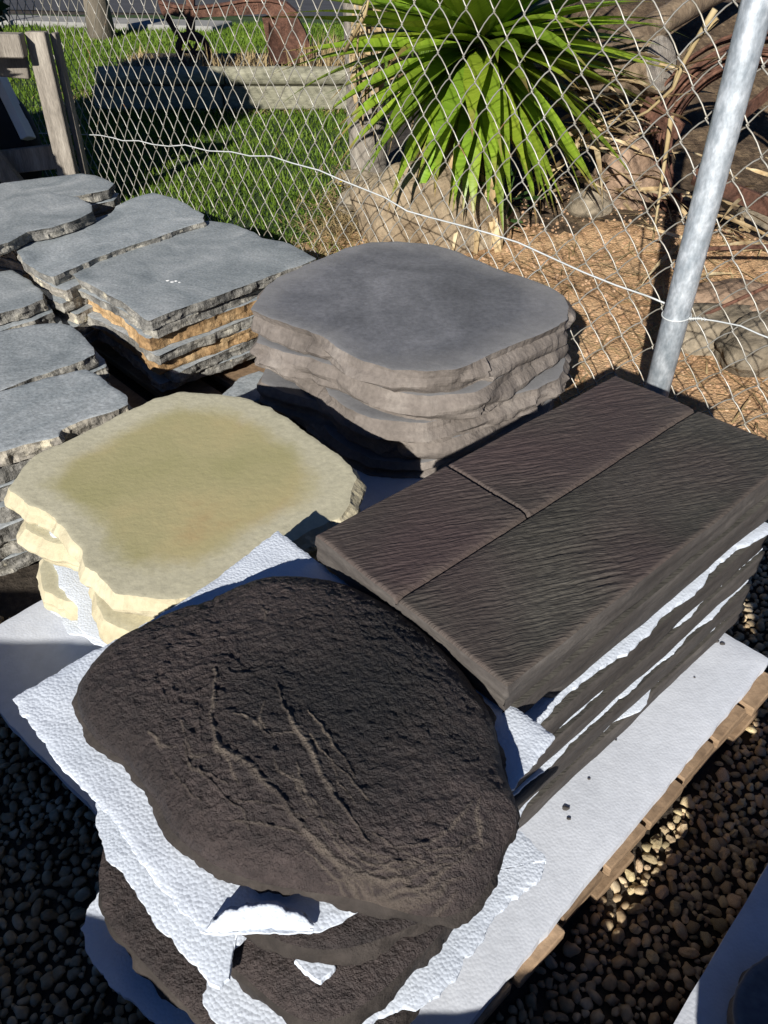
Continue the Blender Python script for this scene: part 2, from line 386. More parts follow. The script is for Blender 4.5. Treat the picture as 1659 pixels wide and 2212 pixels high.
blend_attr(M['plank_top'], 'worn', (.105, .082, .069))

# ------------------------------------------------------------------ noise helpers
def fbm(x, y, z=0.0, oct=5, H_=1.0):
    return noise.fractal(Vector((x, y, z)), H_, 2.0, oct)
def nz(x, y, z=0.0): return noise.noise(Vector((x, y, z)))

# ------------------------------------------------------------------ slab builder
def chaikin(p, k):
    for _ in range(k):
        q = []
        n = len(p)
        for i in range(n):
            a, b = p[i], p[(i+1) % n]
            q += [a*.75+b*.25, a*.25+b*.75]
        p = q
    return p

def resample(p, n):
    p = [Vector((a[0], a[1])) for a in p]
    L = [0.0]
    for i in range(len(p)): L.append(L[-1]+(p[(i+1) % len(p)]-p[i]).length)
    tot = L[-1]; out = []; j = 0
    for i in range(n):
        t = tot*i/n
        while L[j+1] < t: j += 1
        a, b = p[j], p[(j+1) % len(p)]
        out.append(a.lerp(b, (t-L[j])/max(1e-9, L[j+1]-L[j])))
    return out

def slab(name, outline, z_top, thick, mt, ms, seed=0, n=150, smooth=1, jit=.004, jfreq=14, rough=.006, rfreq=22, scallop=0.0, sfreq=16, prof=None, levels=6, topf=None, rings=(0, .25, .5, .75, .9, .97), bulge=0.0, under=0.0, parent=None, edge=.002, flatside=True, botf=None):
    """a flat piece with an irregular outline: face, broken edge and underside. outline: world xy"""
    o2 = [Vector((a[0], a[1])) for a in outline]
    area = sum(o2[i].x*o2[(i+1) % len(o2)].y-o2[(i+1) % len(o2)].x*o2[i].y for i in range(len(o2)))
    if area < 0: o2.reverse()
    o2 = resample(chaikin(o2, smooth), n)
    c = sum(o2, Vector((0, 0)))/n
    nor = []
    for i in range(n):
        d = o2[(i+1) % n]-o2[i-1]; nor.append(Vector((d.y, -d.x)).normalized())
    s = seed*13.7
    o2 = [p+nor[i]*jit*(fbm(p.x*jfreq, p.y*jfreq, s, 4)*1.2) for i, p in enumerate(o2)]
    vs = [(c.x, c.y, z_top+(topf(c.x, c.y) if topf else 0))]; fs = []; fm = []; sm = []
    R = list(rings[1:])+[1.0]
    for r in R:
        for i, p in enumerate(o2):
            q = c+(p-c)*r
            z = z_top+(topf(q.x, q.y) if topf else 0) - (edge if r == 1.0 else 0)
            vs.append((q.x, q.y, z))
    for i in range(n): fs.append((0, 1+i, 1+(i+1) % n)); fm.append(0); sm.append(True)
    for k in range(len(R)-1):
        a = 1+k*n; b = a+n
        for i in range(n):
            j = (i+1) % n; fs.append((a+i, b+i, b+j, a+j)); fm.append(0); sm.append(True)
    last = len(vs)
    vs += vs[1+(len(R)-1)*n:1+len(R)*n]
    for l in range(1, levels+1):
        t = l/levels
        base = len(vs)
        for i, p in enumerate(o2):
            off = bulge*sin(pi*min(1, t*1.1)) - under*t*t
            if prof: off += prof(t, p.x, p.y)
            zt = z_top+(topf(p.x, p.y) if topf else 0)
            zz = zt-edge-(thick-edge)*t
            if scallop and l < levels+1:
                d, _ = noise.voronoi(Vector((p.x*sfreq, p.y*sfreq, zz*sfreq*1.3+s)))
                off += scallop*(min(d[1]-d[0], .8)*1.2-.5)
            off += rough*fbm(p.x*rfreq, p.y*rfreq, zz*rfreq+s, 4)
            q = p+nor[i]*off
            zb = zz
            if botf and l == levels: zb += botf(p.x, p.y)
            vs.append((q.x, q.y, zb))
        for i in range(n):
            j = (i+1) % n; fs.append((last+i, base+i, base+j, last+j)); fm.append(1); sm.append(not flatside)
        last = base
    fs.append(tuple(last+i for i in range(n-1, -1, -1))); fm.append(1); sm.append(False)
    zmin = min(v[2] for v in vs)
    o = mobj(name, vs, fs, [mt, ms], parent, fmat=fm, fsm=sm, origin=(c.x, c.y, zmin))
    B = np.ones(len(vs), dtype=np.float32); B[0] = 0
    for q_, r_ in enumerate(R): B[1+q_*n:1+(q_+1)*n] = r_
    at = o.data.attributes.new('rim', 'FLOAT', 'POINT'); at.data.foreach_set('value', B)
    return o

def facets(outline, K, amp, seed, base, lv=(0, .38, .75, 1.0)):
    c_ = sum((Vector((p[0], p[1])) for p in outline), Vector((0, 0)))/len(outline)
    R_ = random.Random(seed)
    st = sorted(R_.uniform(0, 1) for _ in range(K))
    tab = [[0.0 if i == 0 else R_.uniform(-amp, amp) for i in range(len(lv))] for _ in range(K)]
    def f(t, x, y):
        a = (math.atan2(y-c_.y, x-c_.x)/(2*pi)) % 1.0
        a += .012*nz(t*3, a*40, seed)
        a %= 1.0
        k = 0
        while k < K-1 and st[k+1] < a: k += 1
        if a < st[0]: k = K-1
        a0 = st[k]; a1 = st[(k+1) % K]
        if a1 <= a0: a1 += 1
        aa = a if a >= a0 else a+1
        w = min(1, max(0, (aa-a0)/max(1e-6, a1-a0)))
        l = 0
        while l < len(lv)-2 and lv[l+1] < t: l += 1
        u = min(1, max(0, (t-lv[l])/(lv[l+1]-lv[l])))
        p, q = tab[k], tab[(k+1) % K]
        v0 = p[l]*(1-w)+q[l]*w; v1 = p[l+1]*(1-w)+q[l+1]*w
        return base(t)+v0*(1-u)+v1*u
    return f

def outl(pts, z): return [W(x, y, z) for x, y in pts]
def xf(pts, dx=0, dy=0, rot=0, sc=1.0):
    n = len(pts); c = sum((Vector((p[0], p[1])) for p in pts), Vector((0, 0)))/n
    R = Matrix.Rotation(radians(rot), 2)
    return [c+Vector((dx, dy))+R @ ((Vector((p[0], p[1]))-c)*sc) for p in pts]

ORD = ['top', 'second', 'third', 'fourth', 'fifth', 'sixth', 'seventh', 'eighth', 'ninth']

# ================================================================== THE SETTING
ZB = 0.116                    # level of the polystyrene on the pallet
E1 = Vector((cos(radians(42.5)), sin(radians(42.5)), 0))
E2 = Vector((-E1.y, E1.x, 0))

def sheet(name, x0, x1, y0, y1, z, mat, nx=2, ny=2, zf=None, label=None):
    vs = []; fs = []
    for j in range(ny):
        for i in range(nx):
            x = x0+(x1-x0)*i/(nx-1); y = y0+(y1-y0)*j/(ny-1)
            vs.append((x, y, z+(zf(x, y) if zf else 0)))
    for j in range(ny-1):
        for i in range(nx-1):
            a = j*nx+i; fs.append((a, a+1, a+nx+1, a+nx))
    o = mobj(name, vs, fs, mat, smooth=True, origin=(0, 0, 0))
    o['kind'] = 'structure'
    return o

ground = sheet('gravel_ground', -250, 250, -250, 250, 0.0, M['soil'])

POST = W(1422, 840, H-1.65*(SP+(840-CY)/F*CP))      # a point on the post's axis
FD = Vector((-.676, .737, 0)).normalized()           # along the fence, away from the camera
FN = Vector((FD.y, -FD.x, 0))*-1                     # fence normal
if FN.y > 0: FN = -FN                                # towards the pallets
PB = Vector((POST.x, POST.y, 0))

# lawn behind the fence
def fence_side(x, y):      # >0 behind the fence
    return -((Vector((x, y, 0))-PB).dot(FN))
lawn_pts = [(-9, 2.9), (-3.0, 5.3), (-1.9, 4.25), (-1.05, 3.25), (-.35, 2.72), (-.05, 3.0), (-.12, 3.9), (-.22, 5.3), (.6, 7.0), (2.5, 9.6), (9, 10.6), (-14, 12.2)]
lawn = mobj('lawn', [(x, y, .004) for x, y in lawn_pts], [tuple(range(len(lawn_pts)))], M['lawn'], smooth=False, origin=(0, 0, 0))
lawn['kind'] = 'structure'
# road behind it
ra = W(0, 22, 0); rb = W(740, 42, 0)
dr = (rb-ra).normalized(); nr = Vector((-dr.y, dr.x, 0))
p0 = ra-dr*40; p1 = rb+dr*60
mb = MB(); mb.add([p0+Vector((0, 0, .010)), p1+Vector((0, 0, .010)), p1+nr*40+Vector((0, 0, .010)), p0+nr*40+Vector((0, 0, .010))], [(0, 1, 2, 3)])
o = mb.build('road', M['road'], origin=(0, 0, 0)); o['kind'] = 'structure'
ka = W(-30, 40, 0); kb = W(150, 52, 0)
mb = MB(); mb.box((ka+rb)/2+Vector((-2.4, -.32, .012)), dr*3.4, nr*.28, Vector((0, 0, .05)), .01)
o = mb.build('kerb', M['kerb']); o['kind'] = 'structure'

# red gravel bank behind the fence on the right
def bank_h(x, y):
    f = fence_side(x, y)
    h = .012+.11*max(0, min(1, (f-.40)/.9))+.018*fbm(x*3, y*3, 3, 4)*min(1, .3+f)
    h += .55*max(0, min(1, (y-3.35-.25*x*0)/1.2))**1.3*max(0, min(1, (x-.35)/.6))
    return max(.012, h)
vs = []; fs = []; nx, ny = 120, 110
keep = {}
for j in range(ny):
    for i in range(nx):
        t = -.9+5.2*i/(nx-1)          # across, to the right along the fence
        f = .03+3.8*j/(ny-1)
        p = PB-FD*(t-1.55)-FN*f
        keep[(i, j)] = len(vs)
        vs.append((p.x, p.y, bank_h(p.x, p.y) if f > .05 else .01))
for j in range(ny-1):
    for i in range(nx-1):
        a = j*nx+i
        x, y, _ = vs[a]
        if x < -.42+.12*nz(y*3, 1, 2)+(.55 if y > 3.6 else (.0 if y < 2.9 else (y-2.9)*.78)): continue
        fs.append((a, a+1, a+nx+1, a+nx))
bfm = [1 if (vs[f[0]][1]+.12*nz(vs[f[0]][0]*5, vs[f[0]][1]*5, 8) > 2.95-.12*(vs[f[0]][0]-.6)) else 0 for f in fs]
bank = mobj('gravel_bank', vs, fs, [M['bank'], M['litter']], origin=(0, 0, 0), fmat=bfm); bank['kind'] = 'structure'

# small granules on the bank (uncountable)
def blob(r, seed, sub=0, sq=(1, 1, 1)):
    phi = (1+5**.5)/2
    v = [(-1, phi, 0), (1, phi, 0), (-1, -phi, 0), (1, -phi, 0), (0, -1, phi), (0, 1, phi), (0, -1, -phi), (0, 1, -phi), (phi, 0, -1), (phi, 0, 1), (-phi, 0, -1), (-phi, 0, 1)]
    f = [(0, 11, 5), (0, 5, 1), (0, 1, 7), (0, 7, 10), (0, 10, 11), (1, 5, 9), (5, 11, 4), (11, 10, 2), (10, 7, 6), (7, 1, 8), (3, 9, 4), (3, 4, 2), (3, 2, 6), (3, 6, 8), (3, 8, 9), (4, 9, 5), (2, 4, 11), (6, 2, 10), (8, 6, 7), (9, 8, 1)]
    v = [Vector(p).normalized() for p in v]
    for _ in range(sub):
        mid = {}; nf = []
        def m(a, b):
            k = (min(a, b), max(a, b))
            if k not in mid: mid[k] = len(v); v.append(((v[a]+v[b])/2).normalized())
            return mid[k]
        for a, b, c in f:
            x, y, z = m(a, b), m(b, c), m(c, a); nf += [(a, x, z), (b, y, x), (c, z, y), (x, y, z)]
        f = nf
    out = []
    for p in v:
        k = r*(1+.28*noise.noise(p*1.1+Vector((seed*3.1, 0, 0)))+.16*noise.noise(p*2.6+Vector((0, seed*1.7, 0))))
        out.append(Vector((p.x*k*sq[0], p.y*k*sq[1], p.z*k*sq[2])))
    return out, f

class Scatter:
    """many small copies of a few shapes merged into one numpy mesh"""
    def __init__(self): self.V = []; self.Fc = []; self.n = 0
    def put(self, verts, faces, loc, rot, sc):
        a = np.asarray([tuple(v) for v in verts]) if not isinstance(verts, np.ndarray) else verts
        R = np.asarray(rot.to_matrix()) if hasattr(rot, 'to_matrix') else np.asarray(rot)
        self.V.append((a*sc) @ R.T+np.asarray(loc)); self.Fc.append(np.asarray(faces)+self.n); self.n += len(a)
    def build(self, name, mat, parent=None, smooth=False):
        V = np.concatenate(self.V); Fc = np.concatenate(self.Fc)
        me = bpy.data.meshes.new(name); me.vertices.add(len(V)); me.vertices.foreach_set('co', V.astype(np.float32).ravel())
        k = Fc.shape[1]
        me.loops.add(Fc.size); me.loops.foreach_set('vertex_index', Fc.astype(np.int32).ravel())
        me.polygons.add(len(Fc)); me.polygons.foreach_set('loop_start', np.arange(0, Fc.size, k, dtype=np.int32)); me.polygons.foreach_set('loop_total', np.full(len(Fc), k, dtype=np.int32))
        me.polygons.foreach_set('use_smooth', np.full(len(Fc), smooth, dtype=bool))
        me.materials.append(mat); me.update(calc_edges=True); me.validate()
        o = bpy.data.objects.new(name, me); col.objects.link(o)
        if parent: o.parent = parent
        return o
from mathutils import Euler
def rot_rand(): return Euler((random.uniform(0, 6.28), random.uniform(0, 6.28), random.uniform(0, 6.28)))

S = Scatter(); shp = [blob(1, k)for k in range(5)]
shp = [(np.asarray([tuple(p) for p in v]), f) for v, f in shp]
for _ in range(6000):
    t = random.uniform(-1.6, 1.6); f = random.uniform(.05, 1.5)
    p = PB+FD*t-FN*f
    if p.x < -.25: continue
    v, fc = random.choice(shp)
    S.put(v, fc, (p.x, p.y, bank_h(p.x, p.y)), rot_rand(), random.choice((.003, .004, .005, .007)))
o = S.build('gravel_granules', M['granule'], bank); o['kind'] = 'stuff'

# lawn grass (uncountable)
def in_poly(x, y, P):
    c = False; j = len(P)-1
    for i in range(len(P)):
        if (P[i][1] > y) != (P[j][1] > y) and x < (P[j][0]-P[i][0])*(y-P[i][1])/(P[j][1]-P[i][1])+P[i][0]: c = not c
        j = i
    return c
V = []; Fc = []; k = 0
rs = np.random.RandomState(4)
cnt = 0
while cnt < 85000:
    x = -7.5+8.6*rs.rand(); y = 2.4+9.5*rs.rand()**1.5
    if not in_poly(x, y, lawn_pts): continue
    if y > 10.4: continue
    cnt += 1
    h = (.016+.022*rs.rand())*(1+.5*nz(x*2, y*2, 5))*(1+.04*y); w = .0018+.0007*y
    a = rs.rand()*6.283; lx, ly = (rs.rand(2)-.5)*h*1.1
    dx, dy = cos(a)*w, sin(a)*w
    V += [(x-dx, y-dy, .003), (x+dx, y+dy, .003), (x+lx, y+ly, h)]; Fc.append((k, k+1, k+2)); k += 3
me = bpy.data.meshes.new('lawn_grass'); me.from_pydata(V, [], Fc); me.materials.append(M['grass']); me.update()
o = bpy.data.objects.new('lawn_grass', me); col.objects.link(o)
tag(o, 'short green lawn grass behind the wire fence', 'grass', kind='stuff')

# ================================================================== PALLET AND ITS POLYSTYRENE
corner_near = Vector((.008, .232, 0))
PL, PWd = .82, .90          # along E1, along E2
def pal(a, b, z): return Vector((corner_near.x, corner_near.y, 0))+E1*a+E2*b+Vector((0, 0, z))
pallet = empty('pallet', pal(PL/2, PWd/2, 0), 'timber pallet under the polystyrene board that carries the cream and plank slabs', 'pallet')
zt = ZB-.020
nb = 9
for k in range(nb):       # deck boards run along E2, their ends show on the near-right edge
    a = (k+.5)*PL/nb
    mb = MB(); ja = random.uniform(-.008, .006)
    mb.box(pal(a, PWd/2+.002+ja, zt-.009), E1*(PL/nb/2-.004), E2*(PWd/2+.004), Vector((0, 0, .009)), .002)
    mb.build('deck_board', M['pallet'], pallet)
for b in (.03, PWd/2, PWd-.03):
    mb = MB(); mb.box(pal(PL/2, b, zt-.018-.026), E1*(PL/2), E2*.022, Vector((0, 0, .026)), .002); mb.build('bearer', M['pallet'], pallet)
for a in (.05, PL/2, PL-.05):
    mb = MB(); mb.box(pal(a, PWd/2, .012), E1*.045, E2*(PWd/2), Vector((0, 0, .008)), .002); mb.build('base_board', M['pallet'], pallet)
fb = [pal(-.004, -.004, 0), pal(PL*.5, .008, 0), pal(PL+.006, .020, 0), pal(PL+.004, PWd+.01, 0), pal(.06, PWd+.02, 0), pal(-.10, PWd, 0), pal(-.10, .72, 0), pal(-.07, .5, 0)]
o = slab('polystyrene_board', fb, ZB, .020, M['foam_base'], M['foam_base'], seed=2, n=240, smooth=0, jit=.0015, jfreq=60, rough=.001, levels=2, rings=(0, .3, .6, .85, .97))
tag(o, 'flat white polystyrene board lying on the timber pallet under all the slab stacks', 'foam sheet')
for k, (x, y, s) in enumerate([(1222, 1747, 9), (1228, 1770, 5), (1272, 1684, 4), (1330, 1600, 3), (1546, 1386, 9), (1560, 1392, 8), (1500, 1465, 3)]):
    v, f = blob(s/F*1.25*.75, k+9, 1, (1, .7, .35)); p = W(x, y, ZB)
    o = mobj('stone_chip', [q+p+Vector((0, 0, .0015)) for q in v], f, M['chip'], smooth=False)
    tag(o, 'small dark stone chip lying on the white polystyrene board beside the plank slab stack', 'stone chip', 'chips on the polystyrene board')

# ------------------------------------------------------------------ plank slabs
ZP = .435
pn, pl_, pr, pb_ = W(1098, 1471, ZP), W(678, 1160, ZP), W(1736, 979, ZP), W(1325, 808, ZP)
PLEN = ((pr-pn).length+(pb_-pl_).length)/2; PWID = ((pl_-pn).length+(pb_-pr).length)/2
P1 = ((pr-pn)+(pb_-pl_)).normalized(); P2 = Vector((-P1.y, P1.x, 0))
pc = (pn+pl_+pr+pb_)/4; PO = pc-P1*PLEN/2-P2*PWID/2; PO.z = 0
gl = PWID*.475
cp_ = W(968, 1005, ZP)-Vector((PO.x, PO.y, ZP)); cross_a = cp_.dot(P1)
print('plank', PLEN, PWID, cross_a)

def wood_h(a, b, seed):
    """relief of the moulded timber face; a along, b across (from the right edge)"""
    left = b > (PWID-gl)
    pid = (2 if a > cross_a else 1) if left else 0
    s = seed+pid*5.3
    th = radians(-25+10*nz(a*3, b*3, s+2))
    u = a*cos(th)+b*sin(th); v = -a*sin(th)+b*cos(th)
    v += .005*nz(a*9, b*7, s)+.0022*nz(a*26, b*20, s+1)
    g1 = 1-abs(nz(u*15+s, v*170, s))*2.6
    g2 = 1-abs(nz(u*26, v*300, s+4))*2.2
    amp = .35+1.0*max(0, nz(a*7, b*9, s+8)+.45)
    return (.0009*max(-.6, g1)+.0005*g2)*amp-.0008+.0004*nz(a*160, b*160, s)
def plank_slab(name, org, z_top, th, seed, dense, mtop, mside, parent=None, grooves=True, near_chip=0):
    na, nb_ = (430, 320) if dense else (60, 24)
    vs = []; fs = []; fm = []; sm = []
    rr = .006
    def ed(a, b):        # softened, slightly uneven border
        d = min(a, PLEN-a, b, PWID-b)
        t = max(0, 1-d/.004); return -.0030*t*t
    for j in range(nb_+1):
        for i in range(na+1):
            a = PLEN*i/na; b = PWID*j/nb_
            z = wood_h(a, b, seed) if dense else .0008*nz(a*9, b*120, seed)
            fade = min(1, min(a, PLEN-a, b, PWID-b)/.02, (abs(a-cross_a)/.010 if b > PWID-gl else 1), abs(b-(PWID-gl))/.008); z *= .25+.75*fade
            if grooves:
                dg = abs(b-(PWID-gl)+.0016*nz(a*10, 2, seed))
                z -= .0060*max(0, 1-dg/.0042)**.8+.0022*max(0, 1-dg/.014)
                if b > PWID-gl:
                    dc = abs(a-cross_a); z -= .0085*(1 if dc < .0022 else max(0, 1-(dc-.0022)/.0015))
            z += ed(a, b)
            ja = .0022*nz(b*12, seed, 1)*(1-2*i/na); jb = .0022*nz(a*9, seed, 3)*(1-2*j/nb_)
            p = org+P1*(a+ja)+P2*(b+jb); vs.append((p.x, p.y, z_top+z))
    w = na+1
    for j in range(nb_):
        for i in range(na):
            k = j*w+i; fs.append((k, k+1, k+w+1, k+w)); fm.append(0); sm.append(True)
    ring = [i for i in range(na+1)]+[j*w+na for j in range(1, nb_+1)]+[nb_*w+i for i in range(na-1, -1, -1)]+[j*w for j in range(nb_-1, 0, -1)]
    last = ring
    cxy = org+P1*PLEN/2+P2*PWID/2
    L = 7
    for l in range(1, L+1):
        t = l/L; cur = []
        for q in ring:
            x, y, z = vs[q]
            d = Vector((x-cxy.x, y-cxy.y, 0)); a = d.dot(P1); b = d.dot(P2)
            # outward direction by side
            if abs(abs(a)-PLEN/2) < abs(abs(b)-PWID/2): nd = P1*(1 if a > 0 else -1); al = b
            else: nd = P2*(1 if b > 0 else -1); al = a
            off = .003*fbm(al*10, z_top*60-t*4+seed, seed, 4)+.0016*sin(t*9+al*2)+.002*sin(pi*t)-.004*t*t
            zz = z_top-.003-(th-.003)*t
            if near_chip and t > .35 and nd.dot(P2) < -.5 and a+PLEN/2 < .075+.03*nz(al*30, t*3, 4):
                off -= .012*(t-.3)
                zz += .016*(t-.35)*max(0, nz(al*40, 1, 2)+.5)
            p = Vector((x, y, 0))+nd*off
            cur.append(len(vs)); vs.append((p.x, p.y, zz))
        m = len(ring)
        for k in range(m):
            k2 = (k+1) % m; fs.append((last[k], cur[k], cur[k2], last[k2])); fm.append(1); sm.append(True)
        last = cur
    fs.append(tuple(reversed(last))); fm.append(1); sm.append(False)
    o = mobj(name, vs, fs, [mtop, mside], parent, fmat=fm, fsm=sm, origin=(cxy.x, cxy.y, z_top-th))
    if dense:
        A1 = np.zeros(len(vs), dtype=np.float32); A2 = np.zeros(len(vs), dtype=np.float32)
        for j in range(nb_+1):
            for i in range(na+1):
                a = PLEN*i/na; b = PWID*j/nb_; k = j*w+i
                A1[k] = max(0, min(1, (.75 if b > PWID-gl else .12)+.9*nz(a*6, b*6, 4)))
                d = min(a, PLEN-a, b, PWID-b, abs(b-(PWID-gl))*(.7 if b > PWID-gl else 2.5), abs(a-cross_a)*1.3 if b > PWID-gl else 1)
                A2[k] = max(0, min(1, (1-d/.011)*.55+.35*nz(a*40, b*40, 2)*(d < .02)))
        for nm, A in (('purple', A1), ('worn', A2)):
            at = o.data.attributes.new(nm, 'FLOAT', 'POINT'); at.data.foreach_set('value', A)
    return o

pz = ZP
specs = [(0, 0, .046), (.012, -.002, .056), (-.040, -.010, .050), (-.020, -.010, .051), (-.036, -.013, .050), (-.024, -.013, .046)]
foam_after = {1: .007, 2: .004, 3: .004, 4: .003}
for k, (da, db, th) in enumerate(specs):
    if k == len(specs)-1: th = pz-ZB
    o = plank_slab('plank_paver', PO+P1*da+P2*db, pz, th, k*3.3+1, k == 0, M['plank_top'], M['plank_side'], near_chip=(k == 1))
    lab = 'dark brown wood-grain concrete slab moulded as three planks, on top of its stack' if k == 0 else f'dark wood-grain concrete slab, {ORD[k]} from the top of the plank slab stack'
    tag(o, lab, 'concrete slab', 'wood-grain slab stack')
    pz -= th
    if k in foam_after:
        fth = foam_after[k]
        da2, db2, _ = specs[k+1]
        out = .007 if k == 1 else .001
        oo = PO+P1*da2+P2*db2
        pg = []
        m = 60
        for i in range(m+1):
            a = -.004+(PLEN+.004)*i/m
            if k == 1: b = .007-.020*max(0, nz(a*9, 3, 1)+.22)+.004*nz(a*60, 2, 2)
            else: b = .004-.022*max(0, nz(a*11, k*7, 1)-.06)
            pg.append(oo+P1*a+P2*b)
        pg += [oo+P1*PLEN+P2*PWID, oo+P2*PWID]
        o = slab('foam_packing_sheet', pg, pz, fth-.0004, M['foam'], M['foam'], seed=k, n=420, smooth=0, jit=.0012, jfreq=120, rough=.001, levels=2, edge=.001)
        tag(o, f'thin white foam packing sheet under the {ORD[k]} slab of the plank slab stack', 'foam sheet', 'foam between plank slabs')
        pz -= fth

# ------------------------------------------------------------------ cream slabs
ZY = .328
ypx = [(22, 1052), (48, 1012), (70, 985), (150, 950), (250, 900), (330, 862), (392, 846), (450, 850), (520, 856), (580, 880), (625, 905), (650, 925), (735, 985), (755, 1005), (768, 1030), (752, 1085), (735, 1120), (690, 1135), (640, 1165), (560, 1200), (500, 1240), (430, 1288), (380, 1296), (300, 1292), (250, 1280), (180, 1215), (175, 1190), (140, 1140), (100, 1105), (50, 1085)]
yout = outl(ypx, ZY)
def yprof(t, x, y): return .016*sin(pi*min(1, t*1.25))-.010*t
zz = ZY
for k in range(5):
    th = .042 if k < 4 else zz-ZB
    ol = yout if k == 0 else xf(yout, random.uniform(-.006, .006)+.012, random.uniform(-.006, .006)+.008, [0, 11, -16, 22, 6][k]*1.0, [1, .95, .97, .94, .96][k])
    o = slab('cream_stepping_stone', ol, zz, th, M['yellow_top'], M['yellow_side'], seed=20+k, n=280 if k == 0 else 200, smooth=0, jit=.0035, jfreq=30, rough=.0016, rfreq=60, scallop=.002, sfreq=30, prof=facets(ol, 26, .010, 20+k, lambda t: .012*min(1, t*2.2)-.016*max(0, t-.5)-.04*max(0, t-.86), (0, .30, .62, .88, 1.0)), levels=9, edge=.0006, rings=(0, .2, .4, .55, .65, .72, .78, .83, .88, .92, .96, .985), flatside=True)
    lab = 'cream concrete slab with olive and ochre wash on its face, topmost of its stack' if k == 0 else f'cream concrete stepping slab, {ORD[k]} from the top of the cream stack'
    tag(o, lab, 'concrete slab', 'cream slab stack')
    zz -= th
    if k in (0, 2, 3):
        cN = W(120, 1230, zz)
        ctr = sum((Vector((p[0], p[1])) for p in yout), Vector((0, 0)))/len(yout)
        fo = xf(yout, -.006 if k != 0 else -.002, .004, 30*k+10, .83 if k else .86)
        o = slab('foam_packing_sheet', fo, zz-.0002, .0046, M['foam'], M['foam'], seed=40+k, n=200, smooth=0, jit=.010, jfreq=20, rough=.001, levels=2, edge=.001)
        tag(o, f'torn white foam sheet under the {ORD[k]} slab of the cream stack', 'foam sheet', 'foam between cream slabs')
        zz -= .005

# ------------------------------------------------------------------ grey slabs
ZG = .357
gpx = [(541, 668), (560, 640), (575, 618), (600, 600), (660, 572), (705, 552), (745, 535), (800, 523), (860, 521), (930, 527), (985, 542), (1030, 560), (1080, 582), (1130, 598), (1190, 622), (1218, 640), (1228, 660), (1226, 690), (1190, 712), (1130, 735), (1060, 765), (1005, 790), (975, 799), (900, 800), (850, 797), (790, 780), (740, 757), (700, 728), (640, 705), (590, 690)]
gout = outl(gpx, ZG)
gc = sum((Vector((p[0], p[1])) for p in gout), Vector((0, 0)))/len(gout)
def gprof(t, x, y): return .014*sin(pi*min(1, t*1.15))-.024*t**2
zz = ZG
for k in range(5):
    th = (.053, .056, .050, .047)[k] if k < 4 else zz-ZB
    ol = gout if k == 0 else xf(gout, random.uniform(-.008, .008), random.uniform(-.008, .004), [0, 8, -9, 5, -7][k], [1, .985, 1.0, .97, .99][k])
    o = slab('grey_stepping_stone', ol, zz, th+.002, M['grey_top'], M['grey_side'], seed=50+k, n=300, smooth=0, jit=.0030, jfreq=30, rough=.0016, rfreq=60, scallop=.002, sfreq=30, prof=facets(ol, 26, .016, 50+k, lambda t: .010*min(1, t*2.5)-.010*max(0, t-.5)-.05*max(0, t-.86), (0, .30, .62, .88, 1.0)), levels=10, edge=.0006, rings=(0, .2, .4, .55, .65, .72, .78, .83, .88, .92, .96, .985), topf=(lambda x, y: .0025*fbm(x*5, y*5, 9, 3)), flatside=True)
    lab = 'large charcoal grey concrete slab with chiselled edge, topmost of its stack by the fence' if k == 0 else f'grey concrete stepping slab with chiselled edge, {ORD[k]} from the top of the grey stack'
    tag(o, lab, 'concrete slab', 'grey slab stack')
    zz -= th

# ------------------------------------------------------------------ dark rock-face slabs and their foam
ZD = .388                   # level of the foam sheet under the top slab
dpx = [(167, 1500), (172, 1546), (200, 1592), (232, 1622), (270, 1642), (310, 1696), (345, 1741), (362, 1786), (400, 1826), (465, 1871), (525, 1896), (600, 1916), (690, 1931), (780, 1946), (870, 1975), (950, 1985), (1009, 1966), (1040, 1935), (1066, 1890), (1085, 1840), (1124, 1772), (1110, 1722), (1090, 1678), (1078, 1616), (1064, 1556), (1029, 1496), (974, 1426), (929, 1382), (874, 1338), (830, 1306), (760, 1272), (700, 1255), (620, 1250), (560, 1256), (500, 1278), (440, 1310), (390, 1318), (330, 1346), (245, 1391), (195, 1446)]
dout = outl(dpx, ZD+.018)
dc = sum((Vector((p[0], p[1])) for p in dout), Vector((0, 0)))/len(dout)

